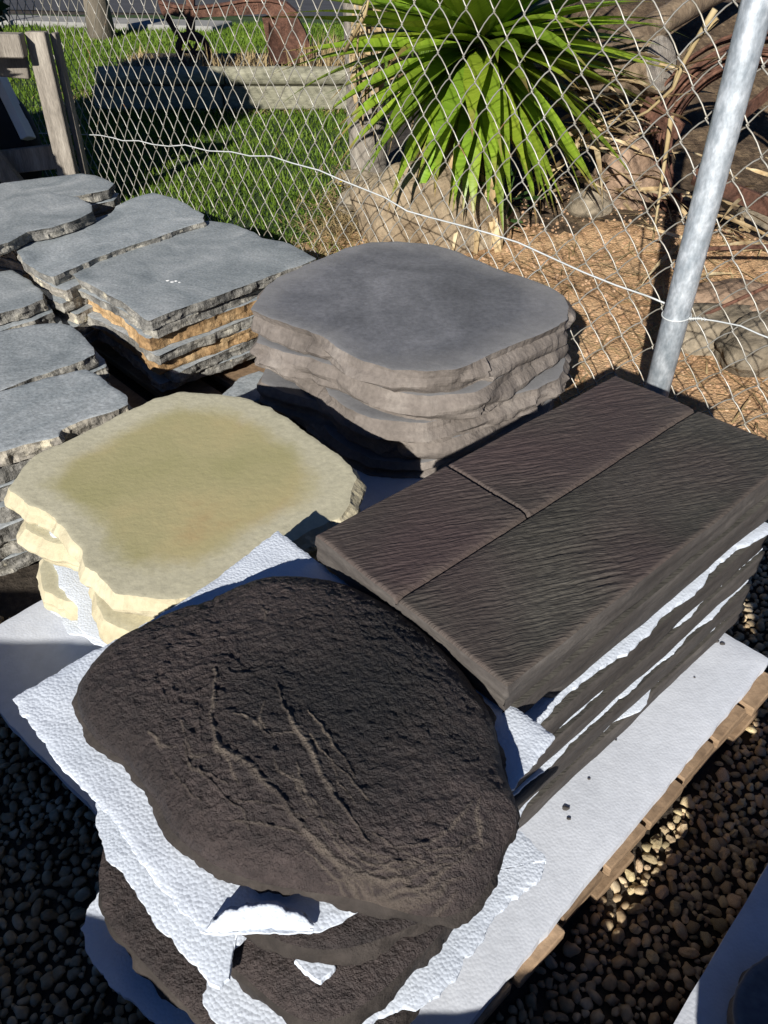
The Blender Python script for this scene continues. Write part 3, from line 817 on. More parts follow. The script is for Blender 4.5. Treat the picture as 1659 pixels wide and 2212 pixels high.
def dome_slab(name, outline, z_bot, th, dome, seed, n, nr, relief=1.0, veins=None):
    o2 = [Vector((a[0], a[1])) for a in outline]
    area = sum(o2[i].x*o2[(i+1) % len(o2)].y-o2[(i+1) % len(o2)].x*o2[i].y for i in range(len(o2)))
    if area < 0: o2.reverse()
    o2 = resample(chaikin(o2, 1), n)
    c = sum(o2, Vector((0, 0)))/n
    s = seed*7.1
    vs = []; fs = []; fm = []
    z_rim = z_bot+th
    def rel(x, y, r):
        wx = x+.030*nz(x*6, y*6, s)+.008*nz(x*22, y*22, s+3); wy = y+.030*nz(x*6, y*6, s+9)+.008*nz(x*22, y*22, s+5)
        h = .0050*fbm(x*6, y*6, s, 3)
        q = (fbm(wx*7+wy*3, wy*9-wx*4, s+4, 4)*1.6+(wx*.80+wy*.60)*9+.6*nz(x*30, y*30, s))*2.2
        fq = q-math.floor(q); mk = max(0, min(1, .5+1.6*nz(x*7, y*7, s+14)))
        h += .0030*(fq**5-fq*.6)*mk
        q = (fbm(wx*16, wy*22, s+8, 3)*1.8+(wx*.55+wy*.83)*22)*2.0
        fq = q-math.floor(q); mk = max(0, min(1, .35+1.6*nz(x*9, y*9, s+19)))
        h += .0017*(fq**4-fq*.6)*mk
        g = noise.ridged_multi_fractal(Vector((wx*34+wy*10, wy*46-wx*12, s)), .8, 2.1, 4, .9, 2.0)
        h += .0010*(g-1.2)
        h += .0010*nz(x*70, y*85, s)+.0011*nz(x*150, y*150, s)+.0009*nz(x*270, y*270, s)
        return h*relief
    for k in range(nr+1):
        r = k/nr
        if k == 0:
            vs.append((c.x, c.y, z_rim+dome+rel(c.x, c.y, 0))); continue
        for p in o2:
            q = c+(p-c)*r
            pr = max(0.0, 1-r**4.6)**.58
            z = z_rim+dome*pr
            vs.append((q.x, q.y, z+rel(q.x, q.y, r)*min(1, .45+(1-r)*6)))
    worn = None
    if veins:
        A = np.asarray(vs); worn = np.zeros(len(A)); add = np.zeros(len(A))
        wpt = np.asarray([(x+.004*nz(x*38, y*38, 1)+.0018*nz(x*110, y*110, 2), y+.004*nz(x*38, y*38, 5)+.0018*nz(x*110, y*110, 6)) for x, y, _ in vs])
        brk = np.asarray([nz(x*24, y*24, 9) for x, y, _ in vs])
        for (pl, wd, ht) in veins:
            P = np.asarray([(q.x, q.y) for q in pl]); best = np.full(len(A), 9.0); tb_ = np.zeros(len(A))
            for i in range(len(P)-1):
                d = P[i+1]-P[i]; t = np.clip(((wpt-P[i]) @ d)/(d @ d), 0, 1)
                dist = np.linalg.norm(wpt-(P[i]+t[:, None]*d), axis=1)
                m = dist < best; best[m] = dist[m]; tb_[m] = (i+t[m])/(len(P)-1)
            w_ = .62*wd*(.55+.6*np.sin(np.pi*np.clip(tb_, .03, .97)))*(1+.7*brk)
            w_ = np.clip(w_, .0008, 1)
            f = np.clip(1-best/w_, 0, 1)
            add = np.maximum(add, .60*ht*f**.8); worn = np.maximum(worn, f**.8*np.clip(.55+.9*brk, 0, 1))
            # broad swelling on one side of the vein
            add += ht*.12*np.exp(-(best/(wd*3.0))**2)
        A[:, 2] += add; vs = [tuple(q) for q in A]; worn = np.clip(worn, 0, 1)
    for i in range(n): fs.append((0, 1+i, 1+(i+1) % n)); fm.append(0)
    for k in range(nr-1):
        a = 1+k*n; b = a+n
        for i in range(n):
            j = (i+1) % n; fs.append((a+i, b+i, b+j, a+j)); fm.append(0)
    last = 1+(nr-1)*n; lv = 6
    for l in range(1, lv+1):
        t = l/lv; base = len(vs)
        for i, p in enumerate(o2):
            d = (p-c).normalized()
            off = .005*sin(pi*t)-.012*t*t+.009*fbm(p.x*28, p.y*28, t*1.5+s, 5)*min(1, t*3)
            q = p+d*off; vs.append((q.x, q.y, z_rim-th*t))
        for i in range(n):
            j = (i+1) % n; fs.append((last+i, base+i, base+j, last+j)); fm.append(1)
        last = base
    fs.append(tuple(last+i for i in range(n-1, -1, -1))); fm.append(1)
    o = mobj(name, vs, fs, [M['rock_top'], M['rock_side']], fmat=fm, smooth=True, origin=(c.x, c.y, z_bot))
    if worn is not None:
        at = o.data.attributes.new('worn', 'FLOAT', 'POINT'); B = np.zeros(len(vs), dtype=np.float32); B[:len(worn)] = worn*.85; at.data.foreach_set('value', B)
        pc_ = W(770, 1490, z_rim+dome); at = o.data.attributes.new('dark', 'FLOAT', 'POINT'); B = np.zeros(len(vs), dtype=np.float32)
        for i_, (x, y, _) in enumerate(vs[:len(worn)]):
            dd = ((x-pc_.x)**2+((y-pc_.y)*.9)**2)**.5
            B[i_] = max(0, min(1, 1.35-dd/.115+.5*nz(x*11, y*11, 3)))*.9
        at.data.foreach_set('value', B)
    return o

def vein(pts, wd, ht): return ([W(x*.5, 1296+y*.5, ZD+.052) for x, y in pts], wd, ht)
veins = [vein([(935, 300), (922, 450), (905, 560), (960, 650), (1080, 730), (1200, 840), (1240, 900), (1330, 1000), (1430, 1080), (1540, 1150), (1659, 1190), (1760, 1180)], .0062, .0042),
         vein([(1210, 370), (1215, 460), (1270, 560), (1350, 660), (1380, 760), (1450, 860), (1530, 950), (1600, 1020)], .0045, .0034),
         vein([(1020, 870), (1120, 880), (1240, 905), (1330, 930)], .0030, .0022), vein([(780, 520), (830, 660), (910, 668)], .0028, .0022),
         vein([(1000, 930), (1130, 960), (1260, 985), (1330, 1000)], .0028, .0022), vein([(640, 550), (690, 620), (760, 630)], .0026, .002),
         vein([(960, 650), (1000, 740), (1030, 790)], .0026, .002), vein([(1000, 500), (1100, 520), (1160, 590), (1270, 590)], .0028, .0022),
         vein([(1180, 650), (1200, 740), (1280, 780), (1330, 860), (1370, 920)], .0026, .002), vein([(1430, 1085), (1520, 1190), (1600, 1250), (1700, 1270)], .0040, .003),
         vein([(1450, 1010), (1560, 1100), (1680, 1130), (1800, 1110)], .0030, .0026), vein([(1540, 1210), (1680, 1230), (1820, 1200), (1960, 1120)], .0034, .003),
         vein([(1560, 1290), (1700, 1310), (1860, 1290), (2000, 1210)], .0034, .003), vein([(1700, 1070), (1840, 1040), (1960, 960), (2040, 850)], .0030, .0026),
         vein([(2080, 820), (2060, 900), (2090, 1010), (2040, 1080)], .0030, -.003), vein([(1110, 0), (1150, 40), (1140, 90)], .0022, .0018), vein([(1450, 720), (1520, 800), (1600, 850)], .0026, .002)]
rv = random.Random(5)
for bi, cnt_ in ((0, 7), (1, 4), (9, 4), (10, 4), (11, 5), (12, 5), (13, 4)):
    for q in range(cnt_):
        P_ = veins[bi][0]; of = Vector((rv.uniform(-.035, .035), rv.uniform(-.030, .030), 0))
        i0 = rv.randint(0, max(0, len(P_)-4)); seg = P_[i0:i0+rv.randint(3, 4)]
        veins.append(([p+of+Vector((rv.gauss(0, .002), rv.gauss(0, .002), 0)) for p in seg], rv.uniform(.0014, .0026), rv.uniform(.0016, .003)))
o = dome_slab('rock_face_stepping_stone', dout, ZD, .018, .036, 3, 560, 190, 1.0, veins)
tag(o, 'dark brown domed rock-face concrete slab with pale veins, on top of its stack', 'concrete slab', 'rock-face slab stack')

def wob(px, z): return outl(px, z)
# sheet under the top slab: big torn square with a curled lower edge
f1 = [(25, 1508), (60, 1560), (130, 1650), (205, 1728), (270, 1808), (330, 1896), (400, 1972), (440, 2012), (520, 2018), (610, 2020), (690, 2012), (740, 1985), (792, 1948), (860, 1890), (1000, 1800), (1110, 1704), (1200, 1590), (1080, 1500), (900, 1362), (730, 1245), (600, 1145), (430, 1275), (330, 1335), (140, 1440)]
fold_a, fold_b = W(430, 1985, ZD), W(700, 1985, ZD)
fdv = (fold_b-fold_a).normalized(); fnv = Vector((fdv.y, -fdv.x, 0))
if fnv.y > 0: fnv = -fnv
def curl(x, y):
    d = Vector((x, y, 0))-Vector((fold_a.x, fold_a.y, 0))
    t = d.dot(fdv)/(fold_b-fold_a).length; s = d.dot(fnv)
    e = max(0, 1-abs(t-.48)/.46)
    up = .006*max(0, s)/.012*e**.7
    # hump of the lifted strip just inside the edge
    up += .004*math.exp(-((s+.004)/.010)**2)*e
    # raised corner towards the cream slab
    return up+.0012*nz(x*25, y*25, 3)
o = slab('foam_packing_sheet', outl(f1, ZD), ZD-.0005, .0045, M['foam'], M['foam'], seed=61, n=620, smooth=0, jit=.0018, jfreq=85, rough=.0015, levels=2, rings=tuple(i/46 for i in range(46)), topf=curl, edge=.001)
tag(o, 'large torn white foam sheet with a curled edge under the top rock-face slab', 'foam sheet', 'foam in the rock-face stack')

# curled loose flap standing on the sheet
mb = MB()
fpx = [(440, 2012), (470, 1998), (510, 1985), (560, 1978), (600, 1984), (640, 1992), (672, 2004)]
vs = []; fs = []
m = 28; q = 8
for i in range(m+1):
    t = i/m
    a = W(444+232*t, 2013-6*t+3*sin(t*9), ZD+.004)
    hh = (.014+.003*nz(t*9, 3, 3))*sin(pi*min(1, max(0, t)))**.5*(1-.35*t)
    for j in range(q+1):
        s = j/q
        p = a+Vector((.004, .016, 0))*(s*s)*2.0*hh/.03+Vector((0, 0, hh*s))
        p += Vector((0, .0015*nz(t*14, s*4, 2), .002*nz(t*20, s*3, 5)))
        vs.append(p)
b0 = len(vs)
for i in range(m+1):
    for j in range(q+1): vs.append(vs[i*(q+1)+j]+Vector((.001, .0045, .0005)))
for i in range(m):
    for j in range(q):
        a = i*(q+1)+j; fs.append((a, a+q+1, a+q+2, a+1)); fs.append((b0+a, b0+a+1, b0+a+q+2, b0+a+q+1))
for i in range(m):
    a = i*(q+1)+q; fs.append((a, a+q+1, b0+a+q+1, b0+a))
    a = i*(q+1); fs.append((a, b0+a, b0+a+q+1, a+q+1))
o2_ = mobj('curled_flap', vs, fs, M['foam'], o, smooth=True)

# second slab and the sheets below
d2 = [(330, 1760), (420, 1905), (470, 1975), (560, 2025), (640, 2060), (730, 2068), (820, 2045), (920, 2000), (1010, 1950), (1075, 1870), (1105, 1790), (1080, 1640), (1000, 1520), (860, 1400), (640, 1320), (420, 1360), (300, 1440), (240, 1540), (270, 1650)]
o = dome_slab('rock_face_stepping_stone', outl(d2, ZD-.03), ZD-.0475, .030, .0095, 5, 220, 24, .5)
tag(o, 'dark rock-face concrete slab, second from the top of the rock-face stack', 'concrete slab', 'rock-face slab stack')
z2 = ZD-.0475
f2 = [(210, 1735), (206, 1790), (232, 1852), (292, 1922), (345, 2005), (425, 2088), (472, 2130), (492, 2110), (500, 2050), (560, 1990), (700, 1950), (900, 1850), (900, 1600), (600, 1500), (350, 1600)]
o = slab('foam_packing_sheet', outl(f2, z2), z2-.0004, .0055, M['foam'], M['foam'], seed=63, n=420, smooth=0, jit=.003, jfreq=60, rough=.0015, levels=2, rings=tuple(i/16 for i in range(16)), topf=lambda x, y: .002*nz(x*14, y*14, 4), edge=.001)
tag(o, 'torn white foam sheet under the second rock-face slab', 'foam sheet', 'foam in the rock-face stack')
z3 = z2-.0062
d3 = [(300, 1850), (350, 1960), (450, 2050), (540, 2130), (620, 2200), (690, 2225), (780, 2190), (870, 2110), (960, 2020), (1030, 1900), (1080, 1800), (1050, 1650), (900, 1480), (650, 1420), (420, 1480), (290, 1600), (270, 1720)]
o = dome_slab('rock_face_stepping_stone', outl(d3, z3-.02), z3-.052, .042, .0095, 8, 260, 30, .6)
tag(o, 'dark rock-face concrete slab, third from the top of the rock-face stack', 'concrete slab', 'rock-face slab stack')
z4 = z3-.052
f4 = [(440, 2165), (460, 2215), (560, 2280), (700, 2290), (840, 2190), (950, 2150), (1040, 2030), (1082, 1962), (1150, 1905), (1188, 1858), (1124, 1796), (1000, 1700), (700, 1700), (500, 1900)]
o = slab('foam_packing_sheet', outl(f4, z4), z4-.0004, .007, M['foam'], M['foam'], seed=64, n=420, smooth=0, jit=.0045, jfreq=55, rough=.0015, levels=2, rings=tuple(i/16 for i in range(16)), topf=lambda x, y: .002*nz(x*14, y*14, 7), edge=.001)
tag(o, 'white foam sheet with crumbled edge jutting out under the third rock-face slab', 'foam sheet', 'foam in the rock-face stack')
z5 = z4-.0078
d5 = [(218, 1880), (222, 1960), (245, 2020), (310, 2085), (380, 2160), (450, 2230), (560, 2330), (700, 2340), (820, 2260), (900, 2160), (980, 2050), (1040, 1930), (1060, 1820), (980, 1650), (700, 1560), (420, 1620), (260, 1750)]
o = dome_slab('rock_face_stepping_stone', outl(d5, z5-.02), z5-.052, .044, .0075, 11, 220, 20, .5)
tag(o, 'dark rock-face concrete slab jutting out, fourth from the top of the rock-face stack', 'concrete slab', 'rock-face slab stack')
z6 = z5-.052
f6 = [(240, 1880), (205, 1930), (170, 2005), (200, 2080), (260, 2140), (330, 2222), (450, 2330), (640, 2400), (860, 2240), (1000, 1980), (900, 1700), (500, 1650)]
o = slab('foam_packing_sheet', outl(f6, z6), z6-.0004, .007, M['foam'], M['foam'], seed=66, n=420, smooth=0, jit=.0045, jfreq=45, rough=.0015, levels=2, rings=tuple(i/16 for i in range(16)), topf=lambda x, y: .003*nz(x*12, y*12, 9), edge=.001)
tag(o, 'torn white foam sheet lying near the bottom of the rock-face stack', 'foam sheet', 'foam in the rock-face stack')
z7 = z6-.0078
print('dark stack bottom', z7, ZB)
d7 = xf(outl(d5, z7), .02, .03, 40, .92)
o = dome_slab('rock_face_stepping_stone', d7, ZB, max(.01, z7-ZB-.006), .006, 14, 120, 8, .3)
tag(o, 'dark rock-face concrete slab, lowest of the rock-face stack', 'concrete slab', 'rock-face slab stack')

# small foam scraps caught in the front of the stack
def scrap(px, z, th, label, seed):
    o = slab('foam_scrap', outl(px, z), z, th, M['foam'], M['foam'], seed=seed, n=90, smooth=0, jit=.002, jfreq=90, rough=.001, levels=2, edge=.0008)
    tag(o, label, 'foam scrap')
scrap([(636, 2076), (660, 2098), (690, 2118), (708, 2108), (722, 2088), (700, 2050), (650, 2050)], z2-.001, .006, 'small scrap of white foam squeezed out below the second rock-face slab', 70)

# ------------------------------------------------------------------ bluestone slabs on the left
def blue(px, z, th, label, seed, side='blue_side', n=170, jit=.006, px_z=None, dx=0, dy=0, rot=0, sc=1.0, under=0.0, group='bluestone slab stacks'):
    ol = xf(outl(px, z if px_z is None else px_z), dx, dy, rot, sc)
    o = slab('bluestone_flagstone', ol, z, th, M['blue_top'], M[side], seed=seed, n=n, smooth=0, jit=jit*.55, jfreq=22, rough=.006, rfreq=30, scallop=.003, sfreq=30, prof=facets(ol, 40, .005, seed, lambda t: .0), levels=5, under=under, edge=.0012, flatside=True)
    return tag(o, label, 'stone slab', group)

mA = [(138, 580), (150, 565), (200, 548), (280, 518), (350, 495), (410, 480), (450, 476), (500, 482), (548, 500), (565, 513), (610, 520), (650, 538), (683, 558), (650, 572), (590, 592), (540, 612), (450, 645), (380, 668), (322, 692), (300, 680), (262, 650), (205, 620), (165, 600)]
zA = .300
sidesA = ['blue_side', 'blue_side', 'blue_rust', 'blue_side', 'blue_rust', 'blue_side', 'blue_side']
z = zA
for k in range(7):
    th = [.024, .023, .034, .026, .032, .026, .024][k]
    lab = 'bluish grey sawn stone slab with white droppings, topmost of the rust-stained stack' if k == 0 else f'rough split stone slab, {ORD[k]} from the top of the rust-stained stack'
    blue(mA, z, th, lab, 100+k, sidesA[k], px_z=zA, dx=[0, -.012, .004, -.006, .006, .010, .03][k], dy=[0, -.004, -.004, -.012, -.008, 0, .01][k], rot=[0, 3, -3, 2, -2, 4, -6][k], sc=[1, .97, .97, .99, .96, .95, 1.0][k], n=230 if k == 0 else 170)
    z -= th+.0012
lowA = z
o = blue([(480, 850), (520, 815), (560, 800), (600, 815), (585, 850), (520, 880), (480, 880)], ZB+.03, .03, 'loose grey stone offcut low down between the rusty stone stack and grey stack', 120)

mB = [(30, 530), (45, 517), (100, 500), (180, 478), (240, 460), (250, 445), (290, 425), (330, 415), (385, 430), (440, 463), (440, 478), (395, 492), (330, 515), (250, 540), (180, 568), (140, 586), (112, 598), (85, 588), (50, 565)]
zB_ = .315
z = zB_
for k in range(6):
    th = [.026, .028, .03, .03, .03, .03][k]
    lab = 'broad bluish grey stone slab lying flat on the second stack behind the rusty one' if k == 0 else f'split stone slab, {ORD[k]} from the top of the second bluestone stack'
    blue(mB, z, th, lab, 130+k, 'blue_side' if k % 2 == 0 else 'blue_pale', px_z=zB_, dx=[0, .02, .035, .03, .035, .03][k], dy=[0, -.03, -.045, -.04, -.05, -.04][k], rot=[0, 2, -3, 3, 0, 2][k], sc=[1, .97, .97, .95, .97, .96][k])
    z -= th+.0012
mC = [(-60, 470), (-20, 440), (40, 424), (110, 415), (165, 424), (198, 442), (198, 456), (160, 476), (110, 490), (60, 500), (20, 522), (-40, 540)]
blue(mC, zB_+.033, .029, 'irregular bluestone slab resting on the broad slab of the second stack', 140)
blue(mC, zB_+.002, .028, 'split stone slab under the irregular slab at the end of the second stack', 147, px_z=zB_+.033, dx=-.22, dy=-.05, rot=5)
blue(mC, zB_-.030, .028, 'dark split stone slab low under the irregular slab of the second stack', 148, px_z=zB_+.033, dx=-.22, dy=-.05, rot=-5)
mD = [(-60, 425), (0, 396), (90, 384), (170, 374), (205, 378), (246, 394), (236, 408), (180, 420), (130, 425), (60, 432), (0, 446)]
for k in range(8):
    blue(mD, .325-k*.033, .029, 'long bluestone slab on top of the stack nearest the timber trestle' if k == 0 else f'split stone slab, {ORD[k]} from the top of the stack nearest the timber trestle', 150+k, px_z=.325, dx=(k % 2)*.01, dy=-.005*k, rot=k*1.5-2)
mE = [(-70, 600), (0, 586), (25, 582), (60, 602), (92, 632), (94, 645), (50, 663), (0, 676), (-70, 700)]
zE = .275
for k in range(5):
    blue(mE, zE-k*.034, .030, 'pale grey stone slab on top of the small stack behind the cream slabs' if k == 0 else f'split stone slab, {ORD[k]} from the top of the small stack behind the cream slabs', 160+k, px_z=zE, dx=[0, .012, .03, .0, .02][k], dy=-.004*k, rot=k*2)
mF = [(-80, 735), (0, 715), (60, 702), (115, 696), (152, 702), (175, 720), (202, 748), (205, 764), (150, 788), (80, 812), (0, 845), (-80, 870)]
zF = .262
for k in range(5):
    blue(mF, zF-k*.034, .028, 'smooth flat grey stone slab on top of the middle row stack' if k == 0 else f'split stone slab, {ORD[k]} from the top of the middle row stack', 170+k, px_z=zF, dx=[0, .015, -.01, .0, .02][k], rot=k*2-1, dy=.004*k)
mG = [(-80, 872), (0, 845), (100, 815), (185, 796), (210, 808), (235, 830), (272, 852), (278, 872), (240, 890), (190, 903), (150, 918), (132, 928), (126, 942), (60, 958), (0, 975), (-80, 995)]
zG_ = .285
blue(mG, zG_, .033, 'pitted grey stone slab with bright cream broken edge next to the cream stack', 180, side='blue_pale')
mH = [(-90, 960), (100, 900), (250, 868), (285, 880), (290, 900), (200, 935), (80, 980), (-90, 1040)]
z = zG_-.036
for k in range(6):
    blue(mH, z, .034, f'dark stone slab, {ORD[k+1]} from the top of the stack under the pitted slab', 190+k, px_z=zG_-.036, dx=[0, -.01, .01, -.005, 0, .01][k], dy=[0, -.01, -.012, -.02, -.02, -.02][k], rot=[0, 2, -2, 3, 0, -3][k])
    z -= .037
# timber pallet under the bluestone
bp_c = Vector((-1.05, 1.98, 0))
bpal = empty('pallet', bp_c, 'timber pallet in the shade under the bluestone stacks', 'pallet')
for k in range(10):
    mb = MB(); mb.box(bp_c+E1*(-.72+k*.16)+Vector((0, 0, .060)), E1*.06, E2*.80, Vector((0, 0, .010)), .002); mb.build('deck_board', M['pallet'], bpal)
for b in (-.7, 0, .7):
    mb = MB(); mb.box(bp_c+E2*b+Vector((0, 0, .025)), E1*.78, E2*.035, Vector((0, 0, .0248)), .002); mb.build('bearer', M['pallet'], bpal)

# droppings and flecks on the top bluestone slab
S = Scatter()
for (x, y, s) in [(362, 606, 5), (372, 609, 6), (380, 607, 4), (388, 610, 4)]:
    v, f = blob(s/F*1.9, int(x), 0, (1, .8, .25)); p = W(x, y, zA); S.put(v, f, (p.x, p.y, zA), Euler((0, 0, x)), 1)
o = S.build('bird_dropping', M['paint_fleck']); tag(o, 'white bird dropping on the top slab of the rusty stone stack', 'bird dropping')

# ------------------------------------------------------------------ second pallet in the shade, lower right
qa = W(1659, 1866, .12); qb = W(1454, 2212, .12)
qd = (qb-qa).normalized(); qn = Vector((-qd.y, qd.x, 0))
if qn.x < 0: qn = -qn
q0 = qa-qd*.12; q1 = qb+qd*.75
qc = (q0+q1)/2+qn*.4; qc.z = 0
rp = empty('pallet', qc, 'second timber pallet with polystyrene top standing in the shade across the gravel', 'pallet')
ql = (q1-q0).length
for k in range(7):
    mb = MB(); mb.box(Vector((q0.x, q0.y, .092))+qd*(ql*(k+.5)/7)+qn*.4, qd*(ql/14-.006), qn*.4, Vector((0, 0, .009)), .002); mb.build('deck_board', M['pallet'], rp)
for b in (.05, .4, .75):
    mb = MB(); mb.box(Vector((q0.x, q0.y, .042))+qd*ql/2+qn*b, qd*ql/2, qn*.025, Vector((0, 0, .0405)), .002); mb.build('bearer', M['pallet'], rp)
o = slab('polystyrene_board', [q0, q1, q1+qn*.8, q0+qn*.8], .121, .0195, M['foam_base'], M['foam_base'], seed=5, n=120, smooth=0, jit=.001, jfreq=50, rough=.001, levels=2)
tag(o, 'white polystyrene board in blue shade on the second pallet', 'foam sheet')
sp_ = [(1584, 2180), (1600, 2120), (1640, 2075), (1700, 2045), (1800, 2100), (1780, 2230), (1680, 2300), (1600, 2280)]
o = slab('grey_stepping_stone', outl(sp_, .15), .150, .0285, M['grey_top'], M['grey_side'], seed=77, n=120, scallop=.01)
tag(o, 'grey slab lying in blue shade on the second pallet', 'concrete slab')

# ------------------------------------------------------------------ pebbles of the yard
peb_shapes = []
for k in range(7):
    v, f = blob(1, k+30, 1, (1, random.uniform(.6, .9), random.uniform(.5, .75)))
    v = [p*(1+.22*noise.cell(p*1.6+Vector((k*3.7, 0, 0)))-.1) for p in v]
    me = bpy.data.meshes.new('pebble'); me.from_pydata([tuple(p) for p in v], [], f); me.materials.append(M['pebble'])
    me.polygons.foreach_set('use_smooth', [k % 4 == 0]*len(me.polygons)); me.update(); peb_shapes.append((me, np.asarray([tuple(p) for p in v]), f))
def under_pallet(p):
    d = Vector((p[0], p[1], 0))-Vector((corner_near.x, corner_near.y, 0)); a, b = d.dot(E1), d.dot(E2)
    return .0 < a < PL and .0 < b < PWd
# dart throwing with a grid so that neighbours touch but do not swallow one another
placed = []
grid = {}
def try_place(x, y, r):
    gx, gy = int(x/.03), int(y/.03)
    for i in (-1, 0, 1):
        for j in (-1, 0, 1):
            for (px_, py_, pr_) in grid.get((gx+i, gy+j), ()):
                if (px_-x)**2+(py_-y)**2 < (.70*(r+pr_))**2: return False
    grid.setdefault((gx, gy), []).append((x, y, r)); placed.append((x, y, r)); return True
for rr_, tries in ((.0100, 6000), (.0080, 18000), (.0060, 26000), (.0042, 20000)):
    for _ in range(tries):
        x = random.uniform(-.85, .95); y = random.uniform(.05, 1.25)
        if under_pallet((x, y)): continue
        if x < 0 and y > 1.0: continue
        try_place(x, y, rr_*random.uniform(.8, 1.2))
litc = Vector((.47, .62))
placed.sort(key=lambda q: abs((q[0]-litc.x)*.835-(q[1]-litc.y)*.55)*2.2+abs((q[0]-litc.x)*.55+(q[1]-litc.y)*.835) - q[2]*3)
S = Scatter()
for k, (x, y, r) in enumerate(placed):
    me, v, f = random.choice(peb_shapes)
    rt = Euler((random.uniform(-.5, .5), random.uniform(-.5, .5), random.uniform(0, 6.28)))
    if k < 300:
        o = bpy.data.objects.new('pebble', me); col.objects.link(o); o.parent = ground
        o.location = (x, y, r*.42+random.uniform(0, .004)); o.rotation_euler = rt; o.scale = (r, r, r)
    else: S.put(v, f, (x, y, r*.42+random.uniform(0, .004)), rt, r)
o = S.build('pebble_layer', M['pebble'], ground, smooth=True); o['kind'] = 'stuff'
print('pebbles', len(placed))

# ================================================================== FENCE
fence = empty('chain_link_fence', PB, 'galvanised chain link fence with round steel post and bowed tension wire', 'fence')
dw, dh = .0790, .0890
FH = 1.52
def picket_mesh(bow):
    pts = []
    r = .0015; d = .0022
    half = dw/4+.0022
    rows = int(FH/(dh/2))
    for k in range(rows):
        z0 = .03+k*dh/2; z1 = z0+dh/2
        s = -1 if k % 2 == 0 else 1
        dep = d if k % 2 == 0 else -d
        a = (s*half, 0, z0); b = (-s*half, 0, z1)
        for t in (0.0, .10, .35, .65, .90):
            x = a[0]+(b[0]-a[0])*t; zz = a[2]+(b[2]-a[2])*t
            yy = 0 if t == 0 else dep
            zz += bow*sin(pi*t)*.006
            pts.append((x, yy, zz))
    mb = MB(); mb.tube(pts, r, 6)
    me = bpy.data.meshes.new('picket_wire'); me.from_pydata(mb.v, [], mb.f); me.materials.append(M['wire'])
    me.polygons.foreach_set('use_smooth', [True]*len(me.polygons)); me.update(); return me
pm = picket_mesh(1.0)
ang = math.atan2(FD.y, FD.x)
npk = 124; t0 = -.72
for i in range(npk):
    t = t0+i*dw/2
    o = bpy.data.objects.new('picket_wire', pm); col.objects.link(o); o.parent = fence
    off = .018*nz(t*1.1, 3, 1)+.006*nz(t*5, 1, 7)
    p = FD*t+FN*(-.030+off)
    o.location = (p.x, p.y, (dh/2 if i % 2 else 0)+.010*nz(t*.8, 9, 2))
    o.rotation_euler = (0, 0, ang)
# post (leans a little)
def post_pt(z):
    return PB+Vector((.012*(z-.55), -.004, z))
mb = MB()
mb.tube([post_pt(-.02), post_pt(.5), post_pt(1.0), post_pt(1.26)], .0258, 32)
post_o = mb.build('post', M['galv'], fence, smooth=True)
mb = MB(); mb.tube([post_pt(1.248), post_pt(1.252), post_pt(1.275), post_pt(1.284)], [.0282, .0285, .0270, .012], 32); mb.build('post_cap', M['galv'], post_o, smooth=True)
# tension wire, traced along the fence plane
def on_fence(x, y, off=.0):
    a, b, c = ray(x, y)
    r0 = Vector((a, b, c)); P0 = PB+FN*off
    d = (P0-Vector((0, 0, H))).dot(FN)/r0.dot(FN)
    return Vector((0, 0, H))+r0*d
tw = [(-160, 280), (0, 284), (90, 288), (160, 290), (215, 292), (245, 298), (265, 304), (300, 304), (330, 312), (365, 316), (400, 313), (450, 326), (500, 328), (540, 337), (585, 337), (630, 352), (690, 368), (740, 390), (790, 410), (830, 426), (880, 456), (930, 470), (1000, 488), (1060, 505), (1120, 524), (1190, 556), (1260, 588), (1330, 616), (1400, 640), (1436, 655)]
pts = [on_fence(x, y, -.022) for x, y in tw]
mb = MB(); mb.tube(pts, .0020, 6); mb.build('tension_wire', M['wire_white'], fence, smooth=True)
# wire tied round the post
zt_ = W(1440, 668, 0)
tz = on_fence(1445, 672).z
c0 = post_pt(tz)
ringp = [c0+Vector((cos(a)*.0278, sin(a)*.0278, .004*sin(a+1))) for a in [2*pi*i/24 for i in range(24)]]
mb = MB(); mb.tube(ringp, .0014, 6, closed=True); mb.build('tie_wire', M['wire_white'], post_o, smooth=True)
t2 = [on_fence(x, y, -.022) for x, y in [(1486, 680), (1510, 688), (1550, 694), (1600, 704), (1640, 722), (1700, 745), (1800, 785)]]
t2[0] = c0-FD*.028+Vector((0, 0, 0))
mb = MB(); mb.tube(t2, .0016, 6); tw_o = mb.build('tension_wire', M['wire_white'], fence, smooth=True)
mb = MB()
hx = []
for i in range(40):
    s = i/39; p = t2[0].lerp(t2[1], s*1.4) if s*1.4 < 1 else t2[1].lerp(t2[2], s*1.4-1)
    hx.append(p+Vector((0, .0032*cos(i*1.3), .0032*sin(i*1.3))))
mb.tube(hx, .0011, 5); mb.build('wire_twist', M['wire_white'], tw_o, smooth=True)

